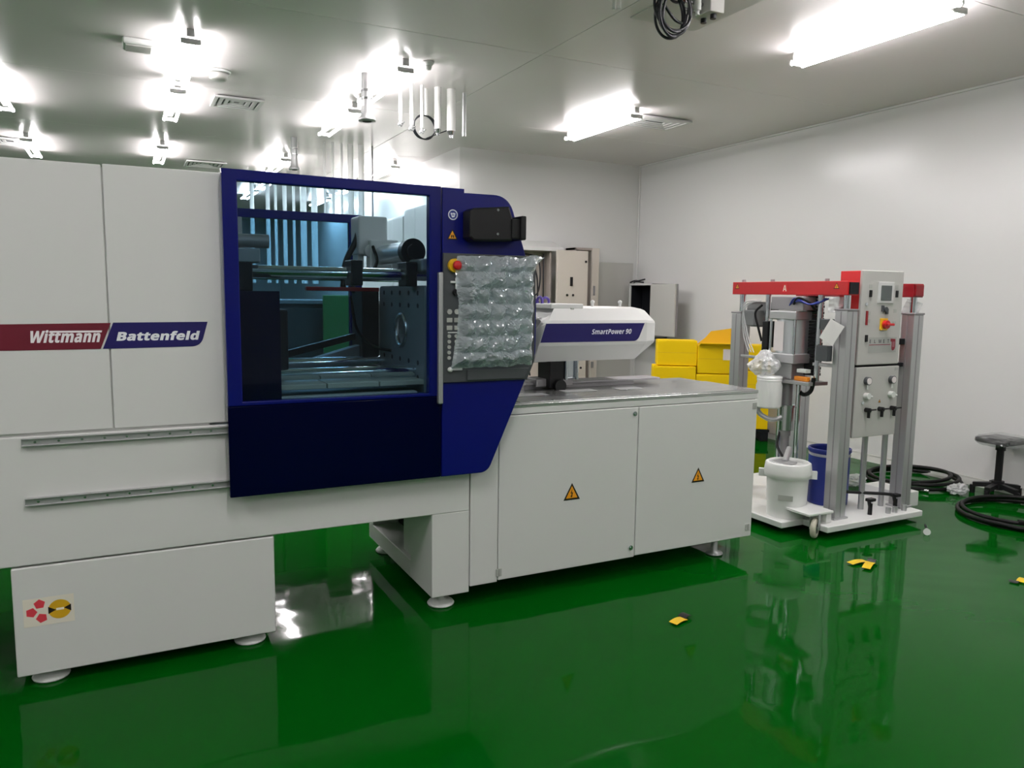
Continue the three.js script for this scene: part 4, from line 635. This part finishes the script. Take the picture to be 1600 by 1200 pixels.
{ // tall white lockers by the side wall, seen through the machine window
  const a = thing('tall_cabinet', 'tall white cabinet seen through the upper right of the machine window, larger one', 'cabinet', [3.44, 0, -9.2]);
  P('cabinet_body', box(3.315, 3.585, 0, 2.56, -9.63, -8.80, 0.008), M.panelGrey, a); for (const z of [-9.62, -9.21]) P('door', box(3.30, 3.315, 0.06, 2.54, z, z + 0.40, 0.004), M.wall, a);
  const b = thing('tall_cabinet', 'tall white cabinet seen through the machine window, the smaller one farther back', 'cabinet', [3.44, 0, -10.1]);
  P('cabinet_body', box(3.315, 3.585, 0, 2.50, -10.5, -9.67, 0.008), M.panelGrey, b); for (const z of [-10.49, -10.08]) P('door', box(3.30, 3.315, 0.06, 2.48, z, z + 0.40, 0.004), M.wall, b);
  const g = thing('far_machine', 'dark low machine standing behind, seen through the lower machine window', 'machine', [1.4, 0, -7.95]);
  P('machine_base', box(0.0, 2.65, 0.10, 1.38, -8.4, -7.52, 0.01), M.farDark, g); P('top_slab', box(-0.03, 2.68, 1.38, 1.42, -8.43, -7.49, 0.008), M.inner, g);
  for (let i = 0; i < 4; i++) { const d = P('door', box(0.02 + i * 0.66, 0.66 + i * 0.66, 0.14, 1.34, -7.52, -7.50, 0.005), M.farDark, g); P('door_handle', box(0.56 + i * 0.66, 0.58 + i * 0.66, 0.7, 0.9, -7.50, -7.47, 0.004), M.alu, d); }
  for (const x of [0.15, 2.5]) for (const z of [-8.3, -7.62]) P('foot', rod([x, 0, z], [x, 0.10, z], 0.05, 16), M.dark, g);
  single('added_green_board', box(1.70, 1.95, 0.0, 1.47, -7.32, -7.28, 0.01), M.green, 'added green board filling a green patch in the lower machine window', 'board');  // added board that stands for a green patch in the window
}

// ------------------------------------------------------------------ hoses, stool, scraps
function hoseCoil(cx, cz, r, turns, rad, label) {
  const t = thing('hose_coil', label, 'hose', [cx, 0, cz]);
  const pts = []; const n = turns * 22; for (let i = 0; i <= n; i++) { const a = i / 22 * Math.PI * 2 + 2.6, q = r * (1 + 0.05 * Math.sin(i * 0.17)) - 0.012 * Math.floor(i / 44); const k = i / 22; pts.push([cx + (q + 0.03 * Math.sin(k * 2.1)) * Math.cos(a) + 0.02 * Math.sin(k * 3.7), rad + 0.75 * rad * k + 0.02 * (1 + Math.sin(a + 1)) * (k > 1 ? 1 : 0), cz + (q + 0.03 * Math.sin(k * 1.3)) * 0.95 * Math.sin(a)]); }
  const o = P('hose', tube(pts, rad, n * 5, 10), M.rubber, t);
  const e = pts[0]; P('hose_end', [rod([e[0], e[1], e[2]], [e[0] + 0.06, e[1], e[2] + 0.10], rad * 1.25, 14), rod([e[0] + 0.06, e[1], e[2] + 0.10], [e[0] + 0.08, e[1], e[2] + 0.14], rad * 1.0, 12)], M.steel, t); return t;
}
hoseCoil(5.78, -4.05, 0.34, 3, 0.015, 'black hose coil on the green floor against the wall behind the dosing unit');
hoseCoil(5.53, -3.03, 0.38, 3, 0.014, 'black hose coil in front of the stool, at the right edge');
function crumple(cx, cy, cz, sx, sy, sz, label) { const g = new THREE.IcosahedronGeometry(1, 6), p = g.attributes.position; for (let i = 0; i < p.count; i++) { const n = V(p.getX(i), p.getY(i), p.getZ(i)).normalize(), k = 1 + 0.45 * perlin.noise(n.x * 3 + cx, n.y * 3, n.z * 3) + 0.2 * Math.abs(perlin.noise(n.x * 10, n.y * 10 + cx, n.z * 10)); p.setXYZ(i, n.x * k * sx, Math.max(-sy * 0.8, n.y * k * sy), n.z * k * sz); } g.computeVertexNormals(); return single('plastic_wrapping', g.translate(cx, cy, cz), M.film, label, 'plastic film'); }
crumple(5.28, 0.05, -2.72, 0.15, 0.045, 0.06, 'clear plastic wrapped around the end of the hose coil at the right edge');
crumple(5.73, 0.045, -3.62, 0.08, 0.04, 0.06, 'clear plastic scrap between the hose coil and the stool base');
crumple(5.20, 0.05, -4.15, 0.12, 0.045, 0.06, 'crumpled clear plastic with hose ends behind the dosing unit');
{
  const sx = 5.985, sz = -3.47, t = thing('stool', 'black swivel stool with plastic wrapped seat against the wall', 'stool', [sx, 0, sz]);
  const seat = new RoundedBoxGeometry(0.27, 0.045, 0.26, 4, 0.022), q = seat.attributes.position; for (let i = 0; i < q.count; i++) q.setY(i, q.getY(i) + 0.9 * q.getX(i) ** 2);
  seat.computeVertexNormals(); P('seat', seat.translate(sx, 0.425, sz), M.black, t);
  P('column', [rod([sx, 0.08, sz], [sx, 0.36, sz], 0.026, 20), rod([sx, 0.36, sz], [sx, 0.40, sz], 0.035, 20)], M.black, t);
  P('hub', rod([sx, 0.055, sz], [sx, 0.12, sz], 0.045, 20), M.black, t);
  for (let i = 0; i < 5; i++) { const a = i * Math.PI * 0.4 + 0.5, L = 0.165; const l = P('base_leg', [new THREE.BoxGeometry(L, 0.035, 0.04).translate(L / 2, 0, 0).rotateZ(-0.12).rotateY(-a).translate(sx, 0.09, sz)], M.black, t); P('glide', [rod([sx + L * Math.cos(a), 0, sz + L * Math.sin(a)], [sx + L * Math.cos(a), 0.065, sz + L * Math.sin(a)], 0.02, 14)], M.black, l); }
  const wr = new THREE.IcosahedronGeometry(1, 6), p = wr.attributes.position; for (let i = 0; i < p.count; i++) { const n = V(p.getX(i), p.getY(i), p.getZ(i)).normalize(), k = 1 + 0.10 * perlin.noise(n.x * 4, n.y * 4, n.z * 4) + 0.06 * Math.abs(perlin.noise(n.x * 12, n.y * 12, n.z * 12)); const c = (v) => Math.sign(v) * Math.abs(v) ** 0.6; p.setXYZ(i, c(n.x) * k * 0.155, c(n.y) * k * 0.045 + 0.5 * (c(n.x) * 0.155) ** 2, c(n.z) * k * 0.148); } wr.computeVertexNormals();
  P('seat_wrapping', wr.translate(sx, 0.432, sz), mat([0.85, 0.86, 0.86], 0.12, 0, { transmission: 0.90, specularIntensity: 0.7, thickness: 0, side: THREE.DoubleSide }), t, 'clear plastic over the seat');
}
function tapeScrap(x, z, ry, label, pieces) {
  const t = thing('tape_scrap', label, 'tape', [x, 0, z]);
  for (const [dx, dz, L, a, m, lift] of pieces) { const g = new THREE.BoxGeometry(L, 0.0015, 0.045, 10, 1, 2), p = g.attributes.position; for (let i = 0; i < p.count; i++) p.setY(i, p.getY(i) + 0.003 + lift * (0.5 + 0.5 * Math.sin((p.getX(i) / L + 0.5) * Math.PI))); g.computeVertexNormals(); P('tape_piece', g.rotateY(a + ry).translate(x + dx, 0, z + dz), m, t); }
}
tapeScrap(2.26, -2.685, 0, 'yellow and black hazard tape scrap alone on the open green floor', [[-0.015, 0.005, 0.085, 0.25, M.tape, 0.010], [0.045, -0.02, 0.05, 0.2, M.tapeBlack, 0.016]]);
tapeScrap(3.72, -2.845, 0.2, 'folded yellow and black tape scraps before the dosing unit', [[-0.03, -0.03, 0.12, -0.25, M.tape, 0.012], [-0.02, 0.035, 0.13, 0.25, M.tape, 0.015], [0.055, 0.0, 0.05, 0.1, M.tapeBlack, 0.02]]);
tapeScrap(4.24, -2.30, 0, 'yellow and black tape scrap at the right edge of the floor', [[0.03, 0, 0.08, 0.3, M.tape, 0.01], [-0.03, -0.01, 0.03, 0.3, M.tapeBlack, 0.01]]);
{ const t = thing('floor_nozzle', 'small pale cone shaped nozzle on the floor by the dosing unit corner', 'nozzle', [4.55, 0, -3.07]); P('cone', rod([4.62, 0.014, -3.10], [4.55, 0.022, -3.05], 0.010, 16, 0.022), M.plasticWhite, t); P('tip', rod([4.62, 0.014, -3.10], [4.66, 0.03, -3.14], 0.007, 10), M.black, t); }

scene.traverse((o) => { if (o.userData.at) delete o.userData.at; });
renderer.render(scene, camera);
